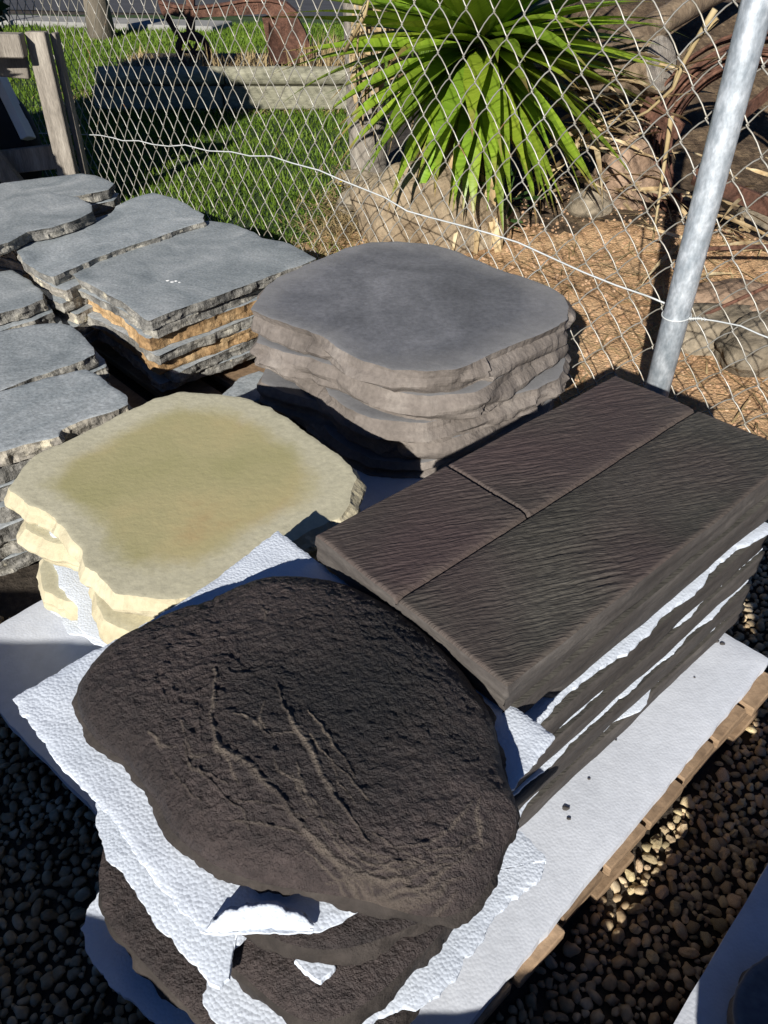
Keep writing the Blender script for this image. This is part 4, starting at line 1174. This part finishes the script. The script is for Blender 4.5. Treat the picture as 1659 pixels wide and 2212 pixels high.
# ================================================================== BEHIND THE FENCE
# garden border of two timbers
YB = 5.55
def border(x0, x1, y0, y1, Y, label, round_=False):
    a, b = WY(x0, (y0+y1)/2, Y), WY(x1, (y0+y1)/2, Y)
    h = WY(0, y0, Y).z-WY(0, y1, Y).z
    mb = MB()
    if round_:
        n_ = 24; mb.tube([a.lerp(b, i/n_)+Vector((0, h/2, .004*nz(i*.7, 2, 1))) for i in range(n_+1)], [h/2*(1+.05*nz(i*.6, 1, 5)) for i in range(n_+1)], 16)
    else: mb.beam(a+Vector((0, h/2, 0)), b+Vector((0, h/2, 0)), h*.9, h, bev=.008)
    o = mb.build('border_timber', M['sleeper'], smooth=round_)
    return tag(o, label, 'timber', 'garden border timbers')
border(484, 752, 188, 238, YB, 'square timber sleeper at the bottom of the garden border beyond the lawn')
border(200, 480, 188, 238, YB+.01, 'square timber sleeper in the shade at the bottom of the garden border')
border(486, 756, 146, 187, YB, 'round log laid on the sunlit sleeper of the garden border', True)
border(205, 482, 146, 187, YB+.01, 'round log in the shade on the garden border', True)
# bed soil behind the border
bz = WY(500, 150, YB).z
ba, bb = WY(200, 170, YB), WY(760, 170, YB)
mb = MB(); mb.box(((ba.x+bb.x)/2, YB+.62, (bz-.05)/2), Vector(((bb.x-ba.x)/2, 0, 0)), Vector((0, .50, 0)), Vector((0, 0, (bz-.05)/2)), .02)
o = mb.build('garden_bed', M['soil']); o['kind'] = 'structure'
# weathered stump post
sb = W(795, 405, 0.0); YS = sb.y
pp = [(800, 420), (796, 330), (790, 230), (788, 130), (786, 40), (784, -60)]
mb = MB(); n_ = 14
cpts = []
for i in range(n_+1):
    s = i/n_*(len(pp)-1); k = min(int(s), len(pp)-2); f = s-k
    cpts.append(WY(pp[k][0]+(pp[k+1][0]-pp[k][0])*f, pp[k][1]+(pp[k+1][1]-pp[k][1])*f, YS+.02))
mb.tube(cpts, [.088*(1+.06*nz(i*.9, 4, 2)) for i in range(n_+1)], 14)
o = mb.build('timber_post', M['old_timber'], smooth=True); tag(o, 'thick weathered timber post standing at the end of the garden border', 'post')

# plough
YP = 5.95
plough = empty('plough', WY(620, 140, YP)*1.0, 'old rusty iron plough with curved beam standing in the garden bed', 'plough')
def strip(pts_top, pts_bot, Y, th, name, mat='rust'):
    mb = MB()
    a = [WY(x, y, Y) for x, y in pts_top]; b = [WY(x, y, Y) for x, y in pts_bot]
    for i in range(len(a)-1): mb.prism([a[i], a[i+1], b[i+1], b[i]], (0, th, 0))
    return mb.build(name, M[mat], plough)
beam_o = strip([(342, 8), (380, 18), (420, 20), (470, 14), (530, 4), (580, 3), (612, 10), (640, 34), (658, 66), (668, 95), (680, 130)], [(348, 26), (380, 36), (420, 38), (470, 36), (530, 32), (572, 30), (592, 38), (606, 60), (614, 90), (620, 115), (626, 140)], YP, .06, 'beam')
strip([(340, 0), (380, 11), (420, 14), (470, 9), (530, -1), (590, -1), (618, 6), (645, 31)], [(342, 8), (380, 18), (420, 20), (470, 14), (530, 4), (580, 3), (612, 10), (640, 34)], YP-.015, .09, 'beam_flange')
strip([(566, 36), (600, 30), (634, 60)], [(584, 140), (640, 145), (684, 142)], YP+.05, .02, 'frog')
mb = MB()
gp = []
for i in range(11):
    row = []
    for j in range(7):
        s, t = i/10, j/6
        p = WY(580+125*s, 138-(22+70*(1-s)**1.6)*t, YP-.05+.22*s+.10*t*t)
        row.append(p)
    gp.append(row)
vs = [p for r in gp for p in r]; fs = [(i*7+j, (i+1)*7+j, (i+1)*7+j+1, i*7+j+1) for i in range(10) for j in range(6)]
b0 = len(vs); vs += [p+Vector((0, .015, 0)) for p in vs]; fs += [tuple(b0+q for q in reversed(f)) for f in fs[:60]]
edge_ = [i*7 for i in range(11)]+[70+j for j in range(1, 7)]+[i*7+6 for i in range(9, -1, -1)]+[j for j in range(5, 0, -1)]
fs += [(edge_[i], edge_[(i+1) % len(edge_)], b0+edge_[(i+1) % len(edge_)], b0+edge_[i]) for i in range(len(edge_))]
mobj('mouldboard', vs, fs, M['rust'], plough)
mb = MB(); mb.beam(WY(412, -30, YP+.02), WY(412, 80, YP+.02), .05, .05); mb.build('clevis_stem', M['rust'], plough)
mb = MB(); mb.beam(WY(352, 20, YP), WY(384, 74, YP), .035, .035); mb.beam(WY(384, 74, YP), WY(440, 88, YP), .03, .03); mb.build('wheel_arm', M['rust'], plough)
mb = MB(); wc = WY(418, 112, YP+.02); rw = .10
mb.tube([wc+Vector((rw*cos(a), 0, rw*sin(a))) for a in [2*pi*i/28 for i in range(28)]], .022, 8, closed=True)
wh_o = mb.build('wheel', M['rust'], plough, smooth=True)
for a in (0, 1.05, 2.1):
    mb = MB(); mb.tube([wc+Vector((rw*cos(a), 0, rw*sin(a))), wc-Vector((rw*cos(a), 0, rw*sin(a)))], .010, 6); mb.build('spoke', M['rust'], wh_o, smooth=True)
# raised marks cast into the beam
mb = MB()
for k, x in enumerate(range(492, 572, 11)):
    y = 14-.10*(x-492)
    p = WY(x+3, y+8, YP-.002); hh = .018
    mb.box(p-Vector((.009, 0, 0)), (.003, 0, 0), (0, .003, 0), (0, 0, hh))
    if k % 2: mb.box(p+Vector((.004, 0, 0)), (.010, 0, 0), (0, .003, 0), (0, 0, .003))
    if k % 3: mb.box(p+Vector((.004, 0, hh-.003)), (.010, 0, 0), (0, .003, 0), (0, 0, .003))
mb.build('cast_lettering', M['rust'], beam_o)

# dry grass in the bed (uncountable)
V = []; Fc = []; k = 0
def blade(x, y, z, h, w, lean, az):
    global k
    dx, dy = -sin(az)*w, cos(az)*w
    lx, ly = cos(az)*lean, sin(az)*lean
    V.extend([(x-dx, y-dy, z), (x+dx, y+dy, z), (x+lx*.45+dx*.7, y+ly*.45+dy*.7, z+h*.6), (x+lx*.45-dx*.7, y+ly*.45-dy*.7, z+h*.6), (x+lx, y+ly, z+h)])
    Fc.extend([(k, k+1, k+2, k+3), (k+3, k+2, k+4)]); k += 5
for _ in range(1300):
    x = random.uniform(ba.x, bb.x); y = random.uniform(YB+.16, YB+.9)
    d = .25+.9*max(0, nz(x*4, y*4, 2))+(.5 if x > -.62 else 0)
    blade(x, y, bz-.06, random.uniform(.08, .26)*d, .0045, random.uniform(.02, .10), random.uniform(0, 6.28))
for _ in range(800):          # straw along the foot of the border
    p = W(random.uniform(160, 760), random.uniform(226, 250), 0)
    blade(p.x, p.y, .006, random.uniform(.01, .03), .004, random.uniform(.03, .09), random.uniform(0, 6.28))
for _ in range(500):
    p = W(random.gauss(165, 45), random.gauss(225, 22), 0)
    blade(p.x, p.y, .006, random.uniform(.01, .03), .004, random.uniform(.03, .09), random.uniform(0, 6.28))
for _ in range(900):          # straw patches by the fence foot and the boulder
    p = W(random.gauss(720, 45), random.gauss(500, 45), .01)
    if fence_side(p.x, p.y) < .04: continue
    blade(p.x, p.y, max(.006, bank_h(p.x, p.y) if p.x > -.3 else .006), random.uniform(.008, .03), .003, random.uniform(.03, .10), random.uniform(0, 6.28))
for _ in range(900):          # stalks lying on the gravel bank
    t = random.uniform(-1.7, .9); f = random.uniform(.15, 1.5)
    p = PB+FD*t-FN*f
    blade(p.x, p.y, bank_h(p.x, p.y)+.004, random.uniform(.004, .03), .0028, random.uniform(.06, .22), random.uniform(0, 6.28))
me = bpy.data.meshes.new('dry_grass'); me.from_pydata(V, [], Fc); me.materials.append(M['straw']); me.update()
o = bpy.data.objects.new('dry_grass', me); col.objects.link(o); tag(o, 'dry straw and dead grass lying behind the fence', 'dry grass', kind='stuff')

# tree on the lawn near the road
tb = W(222, 84, 0)
tree = empty('tree', tb, 'tree with slim grey trunk on the lawn beside the road', 'tree')
mb = MB(); tp = [tb+Vector((-.02*i*i*.25, .03*i, .5*i-.05)) for i in range(8)]
mb.tube(tp, [.15, .115, .10, .095, .09, .082, .07, .05], 12)
for a in range(5):
    s = tp[5+a % 2]; d = Vector((cos(a*1.3), sin(a*1.3), .9))
    mb.tube([s, s+d*.5, s+d*1.1+Vector((0, 0, .2))], [.045, .03, .012], 7)
mb.build('trunk', M['bark'], tree, smooth=True)
def leaf_cloud(center, rad, count, size, seed, name, mat, parent, squash=.8):
    rs = np.random.RandomState(seed); S = []; Fc = []
    cl = [(np.asarray(center)+(rs.rand(3)-.5)*2*np.asarray([rad, rad, rad*squash])*.72, rad*(.28+.25*rs.rand())) for _ in range(26)]
    k = 0
    for _ in range(count):
        c, r = cl[rs.randint(len(cl))]
        d = rs.randn(3); d /= np.linalg.norm(d); p = c+d*r*(rs.rand()**.4)
        a = rs.randn(3); a /= np.linalg.norm(a); b = np.cross(a, rs.randn(3)); b /= np.linalg.norm(b)
        s = size*(.6+.8*rs.rand())
        S += [p-a*s*.5, p+b*s*.24, p+a*s*.5, p-b*s*.24]; Fc.append((k, k+1, k+2, k+3)); k += 4
    return mobj(name, S, Fc, mat, parent, smooth=False)
leaf_cloud((tb.x-.2, tb.y+.2, 4.0), 1.5, 5000, .16, 3, 'crown', M['foliage'], tree)
# white marker pole at the road edge
wb = W(6, 62, 0); mb = MB(); mb.tube([wb, wb+Vector((0, 0, .8))], .022, 12); mb.tube([wb+Vector((0, 0, .8)), wb+Vector((0, 0, .83))], [.026, .018], 12)
o = mb.build('marker_pole', M['white_paint'], smooth=True); tag(o, 'thin white marker pole by the road edge', 'pole')

# boulders behind the fence
def boulder(x, y, z, r, sq, label, seed, mat='rock', sub=3, rz=0):
    v, f = blob(r, seed, sub, sq)
    R = Matrix.Rotation(rz, 3, 'Z'); out = []
    for q in v:
        q = q*(1+.05*noise.fractal(q*9/r*.12+Vector((seed, 0, 0)), .9, 2, 4)); out.append(R @ q)
    zm = min(q.z for q in out)
    p = W(x, y, z); out = [q+p+Vector((0, 0, -zm*.75)) for q in out]
    o = mobj('boulder', out, f, M[mat], smooth=True); return tag(o, label, 'rock', 'rocks behind the fence')
boulder(935, 535, .0, .25, (1.15, .75, .72), 'big tan boulder behind the fence under the yucca leaves', 2, 'boulder', 4)
boulder(795, 470, .0, .10, (1.2, .8, .8), 'greenish grey rock at the lawn corner beside the tan boulder', 5)
boulder(775, 412, .0, .08, (1.3, .9, .7), 'small brown rock at the foot of the timber post', 7)
boulder(1335, 470, .06, .15, (.9, .7, 1.1), 'upright brown rock beneath the rusty wire coil', 11, 'rock_pink')
boulder(1265, 480, .08, .08, (1, .8, .8), 'small dark rock between the yucca and the wire coil', 12)
boulder(1545, 760, .0, .13, (1.3, .8, .6), 'mossy grey rock at the foot of the bank beside the post', 13)
boulder(1640, 800, .02, .12, (1.2, .8, .7), 'mossy rock lying along the foot of the bank past the post', 14)
boulder(1560, 705, .04, .13, (1.3, .8, .55), 'pinkish flat rock on the bank behind the post', 15, 'rock_pink')
boulder(1650, 730, .05, .10, (1.1, .8, .6), 'pinkish lumpy rock on the bank past the post', 16, 'rock_pink')
boulder(1640, 520, .05, .12, (1.1, .8, .8), 'brown rock half hidden behind the wire coil', 17)

# yucca
yc = WD(1045, 52, 2.62)
yucca = empty('yucca', Vector((yc.x, yc.y, 0)), 'green yucca with a rosette of long pointed leaves pressing against the fence', 'yucca')
mb = MB(); tpts = [Vector((yc.x+.05*nz(i, 1, 2), yc.y+.06, yc.z*i/8-.02)) for i in range(9)]
mb.tube(tpts, [.11, .10, .095, .09, .085, .08, .075, .06, .04], 12); mb.build('trunk', M['log'], yucca, smooth=True)
def leaf_mesh(droop, wid, seed, mat):
    n = 14; vs = []; fs = []
    x = z = 0.0; ang_ = 0.10
    for i in range(n+1):
        t = i/n
        w = wid*(.45+.55*sin(pi*min(1, t*1.05+.10))**.8)*(1-t**3.2)+.0008
        if t < .12: w = wid*.5
        fold = w*.42*(1-t*.5)
        y0 = .012*sin(t*3+seed)
        vs += [(x, y0-w, z+fold), (x, y0, z), (x, y0+w, z+fold)]
        ang_ -= droop*(.25+1.5*t*t)/n
        x += cos(ang_)/n; z += sin(ang_)/n
    for i in range(n):
        a = i*3; fs += [(a, a+3, a+4, a+1), (a+1, a+4, a+5, a+2)]
    me = bpy.data.meshes.new('leaf'); me.from_pydata(vs, [], fs); me.materials.append(mat)
    me.polygons.foreach_set('use_smooth', [True]*len(me.polygons)); me.update(); return me
lms = [leaf_mesh(.25, .060, 1, M['leaf']), leaf_mesh(.5, .066, 2, M['leaf']), leaf_mesh(.8, .058, 3, M['leaf']), leaf_mesh(.1, .048, 5, M['leaf'])]
dms = [leaf_mesh(1.2, .030, 4, M['dead_leaf']), leaf_mesh(.8, .026, 6, M['dead_leaf'])]
def put_leaf(me, root, az, el, L, roll, parent, name='leaf'):
    o = bpy.data.objects.new(name, me); col.objects.link(o); o.parent = parent
    o.location = Vector(root)-parent_world(parent)
    o.rotation_euler = (Matrix.Rotation(az, 3, 'Z') @ Matrix.Rotation(-el, 3, 'Y') @ Matrix.Rotation(roll, 3, 'X')).to_euler()
    o.scale = (L, L, L); return o
def brown_tips(m):
    N, L = nt_tools(m); bs = N['Principled BSDF']; base = bs.inputs['Base Color'].links[0].from_socket
    tc = N.new('ShaderNodeTexCoord'); sx = N.new('ShaderNodeSeparateXYZ'); L.new(tc.outputs['Object'], sx.inputs[0])
    nz_ = N.new('ShaderNodeTexNoise'); nz_.inputs['Scale'].default_value = 7; L.new(tc.outputs['Object'], nz_.inputs['Vector'])
    oi = N.new('ShaderNodeObjectInfo')
    m1 = N.new('ShaderNodeMath'); m1.operation = 'MULTIPLY_ADD'; m1.inputs[1].default_value = .22; L.new(nz_.outputs['Fac'], m1.inputs[0]); L.new(sx.outputs['X'], m1.inputs[2])
    m2 = N.new('ShaderNodeMath'); m2.operation = 'MULTIPLY_ADD'; m2.inputs[1].default_value = .22; L.new(oi.outputs['Random'], m2.inputs[0]); L.new(m1.outputs[0], m2.inputs[2])
    mr = N.new('ShaderNodeMapRange'); mr.inputs[1].default_value = 1.08; mr.inputs[2].default_value = 1.20; L.new(m2.outputs[0], mr.inputs[0])
    mx = N.new('ShaderNodeMix'); mx.data_type = 'RGBA'; mx.inputs[7].default_value = (.30, .20, .08, 1)
    L.new(mr.outputs[0], mx.inputs[0]); L.new(base, mx.inputs[6]); L.new(mx.outputs[2], bs.inputs['Base Color'])
brown_tips(M['leaf'])
rnd = random.Random(12)
for i in range(298):
    u = (i+.5)/298
    el = radians(82-142*u+rnd.uniform(-8, 8)); az = i*2.39996+rnd.uniform(-.2, .2)
    L = rnd.uniform(.50, .72)*(.75+.35*sin(pi*min(1, .15+u*.85)))
    root = yc+Vector((cos(az)*.035, sin(az)*.035, .06-.20*u))
    put_leaf(rnd.choice(lms[:3] if el < .6 else lms), root, az, el, L, rnd.uniform(-.3, .3), yucca)
for i in range(95):
    az = rnd.uniform(2.2, 5.2) if i % 3 else rnd.uniform(0, 6.28); el = radians(rnd.uniform(-88, -48))
    root = yc+Vector((cos(az)*.07, sin(az)*.07, -.18-.25*rnd.random()))
    put_leaf(rnd.choice(dms), root, az, el, rnd.uniform(.35, .60), rnd.uniform(-.4, .4), yucca, 'dead_leaf')
# dead leaves hanging over the timber post
skirt = empty('dead_leaf_skirt', Vector((cpts[0].x, cpts[0].y, 0)), 'pale dead yucca leaves hanging down over the weathered timber post', 'dead leaves')
for i in range(46):
    x = rnd.uniform(765, 880); y = rnd.uniform(-60, 70)
    put_leaf(rnd.choice(dms), WY(x, y, YS-.14+rnd.uniform(-.06, .05)), rnd.uniform(3.6, 5.8), radians(rnd.uniform(-89, -72)), rnd.uniform(.25, .5), rnd.uniform(-.5, .5), skirt, 'dead_leaf')
# weed at the foot of the yucca
wp = W(1075, 520, .05); weed = empty('leafy_weed', wp, 'small leafy green weed growing beside the tan boulder', 'plant')
wm = []
for kk in range(2):
    vs = []; fs = []
    for i in range(7):
        t = i/6; w = .22*sin(pi*t)**.7+.004; vs += [(t, -w, .06*t), (t, 0, 0.02*sin(pi*t)), (t, w, .06*t)]
    for i in range(6): a = i*3; fs += [(a, a+3, a+4, a+1), (a+1, a+4, a+5, a+2)]
    me = bpy.data.meshes.new('leaf'); me.from_pydata(vs, [], fs); me.materials.append(M['weed']); me.update(); wm.append(me)
for i in range(46):
    r_ = Vector((rnd.gauss(0, .05), rnd.gauss(0, .04), rnd.uniform(.0, .26)))
    put_leaf(wm[0], wp+r_, rnd.uniform(0, 6.28), rnd.uniform(-.3, .7), rnd.uniform(.035, .075), rnd.uniform(-.4, .4), weed)
mb = MB()
for i in range(6): mb.tube([wp+Vector((rnd.gauss(0, .02), rnd.gauss(0, .02), -.04)), wp+Vector((rnd.gauss(0, .05), rnd.gauss(0, .04), .26))], .003, 5)
mb.build('stem', M['weed'], weed)
# yellow flowers in the grass
for i in range(9):
    p = W(rnd.uniform(728, 770), rnd.uniform(440, 462), 0)
    hgt = rnd.uniform(.03, .10)
    fl = empty('wild_flower', p, 'tiny yellow wild flower in the grass by the fence', 'flower', 'yellow flowers in the lawn')
    mb = MB(); mb.tube([p, p+Vector((.006, 0, hgt*.6)), p+Vector((.004, .003, hgt))], .0014, 5); mb.build('stem', M['weed'], fl)
    mb = MB(); c = p+Vector((.004, .003, hgt))
    for q in range(5):
        a = q*1.2566; mb.add([c, c+Vector((.006*cos(a-.5), .006*sin(a-.5), .002)), c+Vector((.010*cos(a), .010*sin(a), .004)), c+Vector((.006*cos(a+.5), .006*sin(a+.5), .002))], [(0, 1, 2, 3)])
    mb.build('petals', M['yellow'], fl)

# logs and rusty things on the right
def log(p, q, r, label, seed, parent=None, name='log', bend=.0, taper=1.0):
    n_ = 16; pts = []; rad = []
    for i in range(n_+1):
        t = i/n_; pts.append(p.lerp(q, t)+Vector((0, 0, bend*sin(pi*t)))+Vector((0, .01*nz(t*4, seed, 1), .01*nz(t*4, seed, 4)))); rad.append(r*(1+(taper-1)*t)*(1+.07*nz(t*7, seed, 8)))
    e = empty(name, Vector((p.x, p.y, min(p.z, q.z)-r)), label, 'log')
    mb = MB(); mb.tube(pts, rad, 18); bark_o = mb.build('bark', M['log'], e, smooth=True)
    for (c, d, rr2) in ((pts[-1], (pts[-1]-pts[-2]).normalized(), rad[-1]),):
        mb = MB(); mb.tube([c+d*.0005, c+d*.004], [rr2*.93, rr2*.90], 18); mb.build('cut_end', M['old_timber'], bark_o)
    return e
log(WD(1285, 160, 3.05), WD(1428, 138, 2.85), .100, 'short thick log with a sawn end facing the rusty coil', 3)
log(WD(1255, 190, 3.10), WD(1600, -40, 3.55), .062, 'long bent branch leaning up behind the short sawn log', 5, bend=.05, taper=.8)
log(WD(1290, 330, 3.2), WD(1420, 210, 3.2), .07, 'dark log half buried beneath the sawn log', 8)
cc = WD(1600, 315, 2.85)
coil = empty('rusty_wire_coil', Vector((cc.x, cc.y, cc.z-.40)), 'big coil of rusty brown wire standing against the bank behind the post', 'wire coil')
ax_n = Vector((-.42, -.85, .28)).normalized(); ax_u = ax_n.cross(Vector((0, 0, 1))).normalized(); ax_v = ax_n.cross(ax_u)
for i in range(26):
    r = rnd.uniform(.25, .38); o_ = ax_n*rnd.uniform(-.07, .07)+ax_u*rnd.gauss(0, .008)+ax_v*rnd.gauss(0, .008)
    ph = rnd.uniform(0, 6); pts = [cc+o_+(ax_u*cos(a)+ax_v*sin(a))*r*(1+.012*sin(3*a+ph))+ax_n*.014*sin(2*a+ph) for a in [2*pi*q/44 for q in range(44)]]
    mb = MB(); mb.tube(pts, .0058, 6, closed=True); mb.build('wire_turn', M['rust'], coil, smooth=True)
def bar(p, q, w, h, label):
    mb = MB(); mb.beam(p, q, w, h, bev=.002); o = mb.build('rusty_bar', M['rust']); tag(o, label, 'metal bar', 'rusty iron scrap')
bar(WD(1390, 225, 2.62), WD(1470, 285, 2.55), .012, .055, 'short flat rusty bar lying across the wire coil')
bar(WD(1500, 380, 2.55), WD(1740, 480, 2.35), .02, .05, 'rusty angle iron lying behind the post')
bar(WD(1540, 300, 2.8), WD(1720, 150, 2.9), .012, .05, 'long flat rusty strap leaning past the post')
bar(WD(1460, 540, 2.45), WD(1720, 530, 2.25), .010, .012, 'thin rusty rod lying on the straw')
bar(WD(1500, 690, 2.2), WD(1700, 600, 2.15), .009, .009, 'thin bent rusty rod on the gravel past the post')
# heap of fallen fronds between the yucca and the coil
heap = empty('dead_frond_heap', WD(1280, 330, 2.9), 'tangled heap of brown dead fronds between the yucca and the wire coil', 'dead fronds')
for i in range(120):
    put_leaf(rnd.choice(dms), WD(rnd.uniform(1170, 1440), rnd.uniform(90, 430), rnd.uniform(2.75, 3.05)), rnd.uniform(0, 6.28), rnd.uniform(-.7, .5), rnd.uniform(.18, .42), rnd.uniform(-1, 1), heap, 'dead_leaf')
for i in range(40):
    put_leaf(rnd.choice(dms), WD(rnd.uniform(1480, 1680), rnd.uniform(330, 620), rnd.uniform(2.45, 2.7)), rnd.uniform(0, 6.28), rnd.uniform(-.5, .3), rnd.uniform(.15, .35), rnd.uniform(-1, 1), heap, 'dead_leaf')
# long dry stalks hanging in the fence
for i, pts_ in enumerate([[(1545, 20), (1520, 60), (1480, 130), (1455, 190), (1400, 240), (1330, 275)], [(1550, 40), (1500, 90), (1462, 160), (1450, 200)], [(1450, 250), (1440, 320), (1425, 420), (1410, 520)], [(745, 110), (790, 30), (800, -20)], [(790, 10), (775, 60), (770, 130)]]):
    P = [on_fence(x, y, -.05-.02*i) for x, y in pts_]
    mb = MB(); mb.tube(P, [.0055-.0035*j/(len(P)-1) for j in range(len(P))], 6)
    o = mb.build('dry_stalk', M['straw'], smooth=True); tag(o, ['long pale dry stalk caught in the mesh above the wire coil', 'second pale stalk crossing beside the long one above the coil', 'straight dry stalk hanging below the sawn log', 'dry stalk sticking up through the mesh by the timber post', 'thin dry stalk drooping by the timber post'][i], 'dry stalk', 'dry stalks in the fence')

# ================================================================== TIMBER TRESTLE ON THE LEFT
TY = 3.35
tr = empty('timber_trestle', Vector((WY(100, 300, TY).x, TY, 0)), 'rough weathered timber trestle standing in front of the fence', 'trestle')
def tl(x0, y0, x1, y1, Y0, Y1, w, h, name='leg', mat='old_timber', up=(0, 1, 0)):
    a, b = WY(x0, y0, Y0), WY(x1, y1, Y1)
    mb = MB(); mb.beam(a, b, w, h, up=up, bev=.003); return mb.build(name, M[mat], tr)
lb = WY(77, 68, TY); ground_leg = Vector((lb.x, TY, 0.0))
mb = MB(); mb.beam(Vector((lb.x-.006, TY, 0)), Vector((lb.x+.002, TY, lb.z)), .074, .045, up=(0, 1, 0)); mb.build('leg', M['old_timber'], tr)
mb = MB(); mb.beam(Vector((lb.x+.042, TY+.06, 0)), Vector((lb.x+.046, TY+.06, lb.z-.01)), .022, .05, up=(0, 1, 0)); mb.build('leg', M['old_timber'], tr)
mb = MB(); mb.beam(WY(-190, 92, TY-.10), WY(52, 98, TY-.06), .07, .075, bev=.004); mb.build('top_rail', M['old_timber'], tr)
mb = MB(); mb.beam(WY(-160, 118, TY+.01), WY(60, 138, TY+.01), .03, .10, bev=.003); mb.build('cross_rail', M['old_timber'], tr)
mb = MB(); mb.beam(WY(-20, 130, TY+.25), WY(62, 300, TY+.15), .035, .07, up=(0, 1, 0)); mb.build('brace', M['white_paint'], tr)
mb = MB(); mb.beam(WY(-60, 285, TY-.04), WY(92, 470, TY-.04), .075, .035, up=(0, 1, 0)); mb.build('brace', M['old_timber'], tr)
mb = MB(); mb.beam(WY(-120, 365, TY+.04), WY(118, 338, TY+.04), .03, .09, bev=.003); mb.build('lower_rail', M['old_timber'], tr)
# dark tyre stored under the trestle
ty = WY(10, 330, TY+.22); ty.z = .18
tyre = empty('car_tyre', Vector((ty.x-.1, ty.y, 0)), 'black tyre standing in the shade under the timber trestle', 'tyre')
mb = MB(); mb.tube([ty+Vector((-.1+.18*cos(a), .02*sin(a), .07+.19*sin(a))) for a in [2*pi*i/32 for i in range(32)]], .085, 14, closed=True); mb.build('tread', M['black_rubber'], tyre, smooth=True)

# ================================================================== ADDED STONE STACKS OUT OF VIEW (put in to throw the long shadows)
def shadow_stack(x0, y0, x1, y1, ztop, label, n, seed):
    zz_ = ztop; th = (ztop-.10)/n
    for k in range(n):
        rs_ = random.Random(seed*100+k); j = lambda: rs_.uniform(-.02, .02)
        ol = [Vector((x0+j(), y0+j())), Vector(((x0+x1)/2, y0+j())), Vector((x1+j(), y0+j())), Vector((x1+j(), (y0+y1)/2)), Vector((x1+j(), y1+j())), Vector(((x0+x1)/2+j(), y1+j())), Vector((x0+j(), y1+j())), Vector((x0+j(), (y0+y1)/2))]
        o = slab('bluestone_flagstone', ol, zz_, th-.002, M['blue_top'], M['blue_side'], seed=seed*7+k, n=90, smooth=1, levels=4, scallop=.006)
        tag(o, f'split stone slab, {ORD[k]} from top of {label}', 'stone slab', label)
        zz_ -= th
    c = Vector(((x0+x1)/2, (y0+y1)/2, 0)); p = empty('pallet', c, f'timber pallet under {label}', 'pallet')
    for k in range(6):
        mb = MB(); mb.box(c+Vector((0, (y1-y0)*(-.5+(k+.5)/6), .088)), ((x1-x0)/2+.03, 0, 0), (0, (y1-y0)/14, 0), (0, 0, .010), .002); mb.build('deck_board', M['pallet'], p)
    for k in (-.42, 0, .42):
        mb = MB(); mb.box(c+Vector(((x1-x0)*k, 0, .039)), (.03, 0, 0), (0, (y1-y0)/2, 0), (0, 0, .0385), .002); mb.build('bearer', M['pallet'], p)
shadow_stack(-1.35, -.42, -.58, .03, .52, 'the long stone stack left of the photographer', 8, 3)
shadow_stack(-.55, -.42, -.27, .0, .40, 'the small stone stack at the photographer\'s feet', 6, 5)
shadow_stack(-.24, -.42, .12, .0, .27, 'the lowest stone stack at the photographer\'s feet', 4, 6)
shadow_stack(.205, -.42, .60, -.02, .385, 'the squat stone stack right of the photographer', 5, 9)
shadow_stack(.16, -1.15, .95, -.46, 1.0, 'the tall stone stack behind the photographer', 9, 4)  # added blocker, stands in for the shadow of the photographer
# added leafy shrubs out of view, put in to shade the lawn and border
for q, (sx, sy, sz, sr) in enumerate([(-2.32, 2.45, .98, .66), (-2.2, 4.0, .88, .50)]):
    sh = empty('shrub', (sx, sy, 0), ['dense leafy shrub growing beside the bluestone stacks', 'second dense shrub growing past the timber trestle'][q], 'shrub')
    mb = MB()
    for a in range(6): mb.tube([(sx, sy, -.02), (sx+.12*cos(a), sy+.12*sin(a), .4), (sx+.25*cos(a*1.1), sy+.25*sin(a*1.1), .9)], [.03, .022, .01], 7)
    mb.build('stem', M['bark'], sh, smooth=True)
    leaf_cloud((sx, sy, sz), sr, 9000, .15, 8+q, 'crown', M['foliage'], sh, .8)
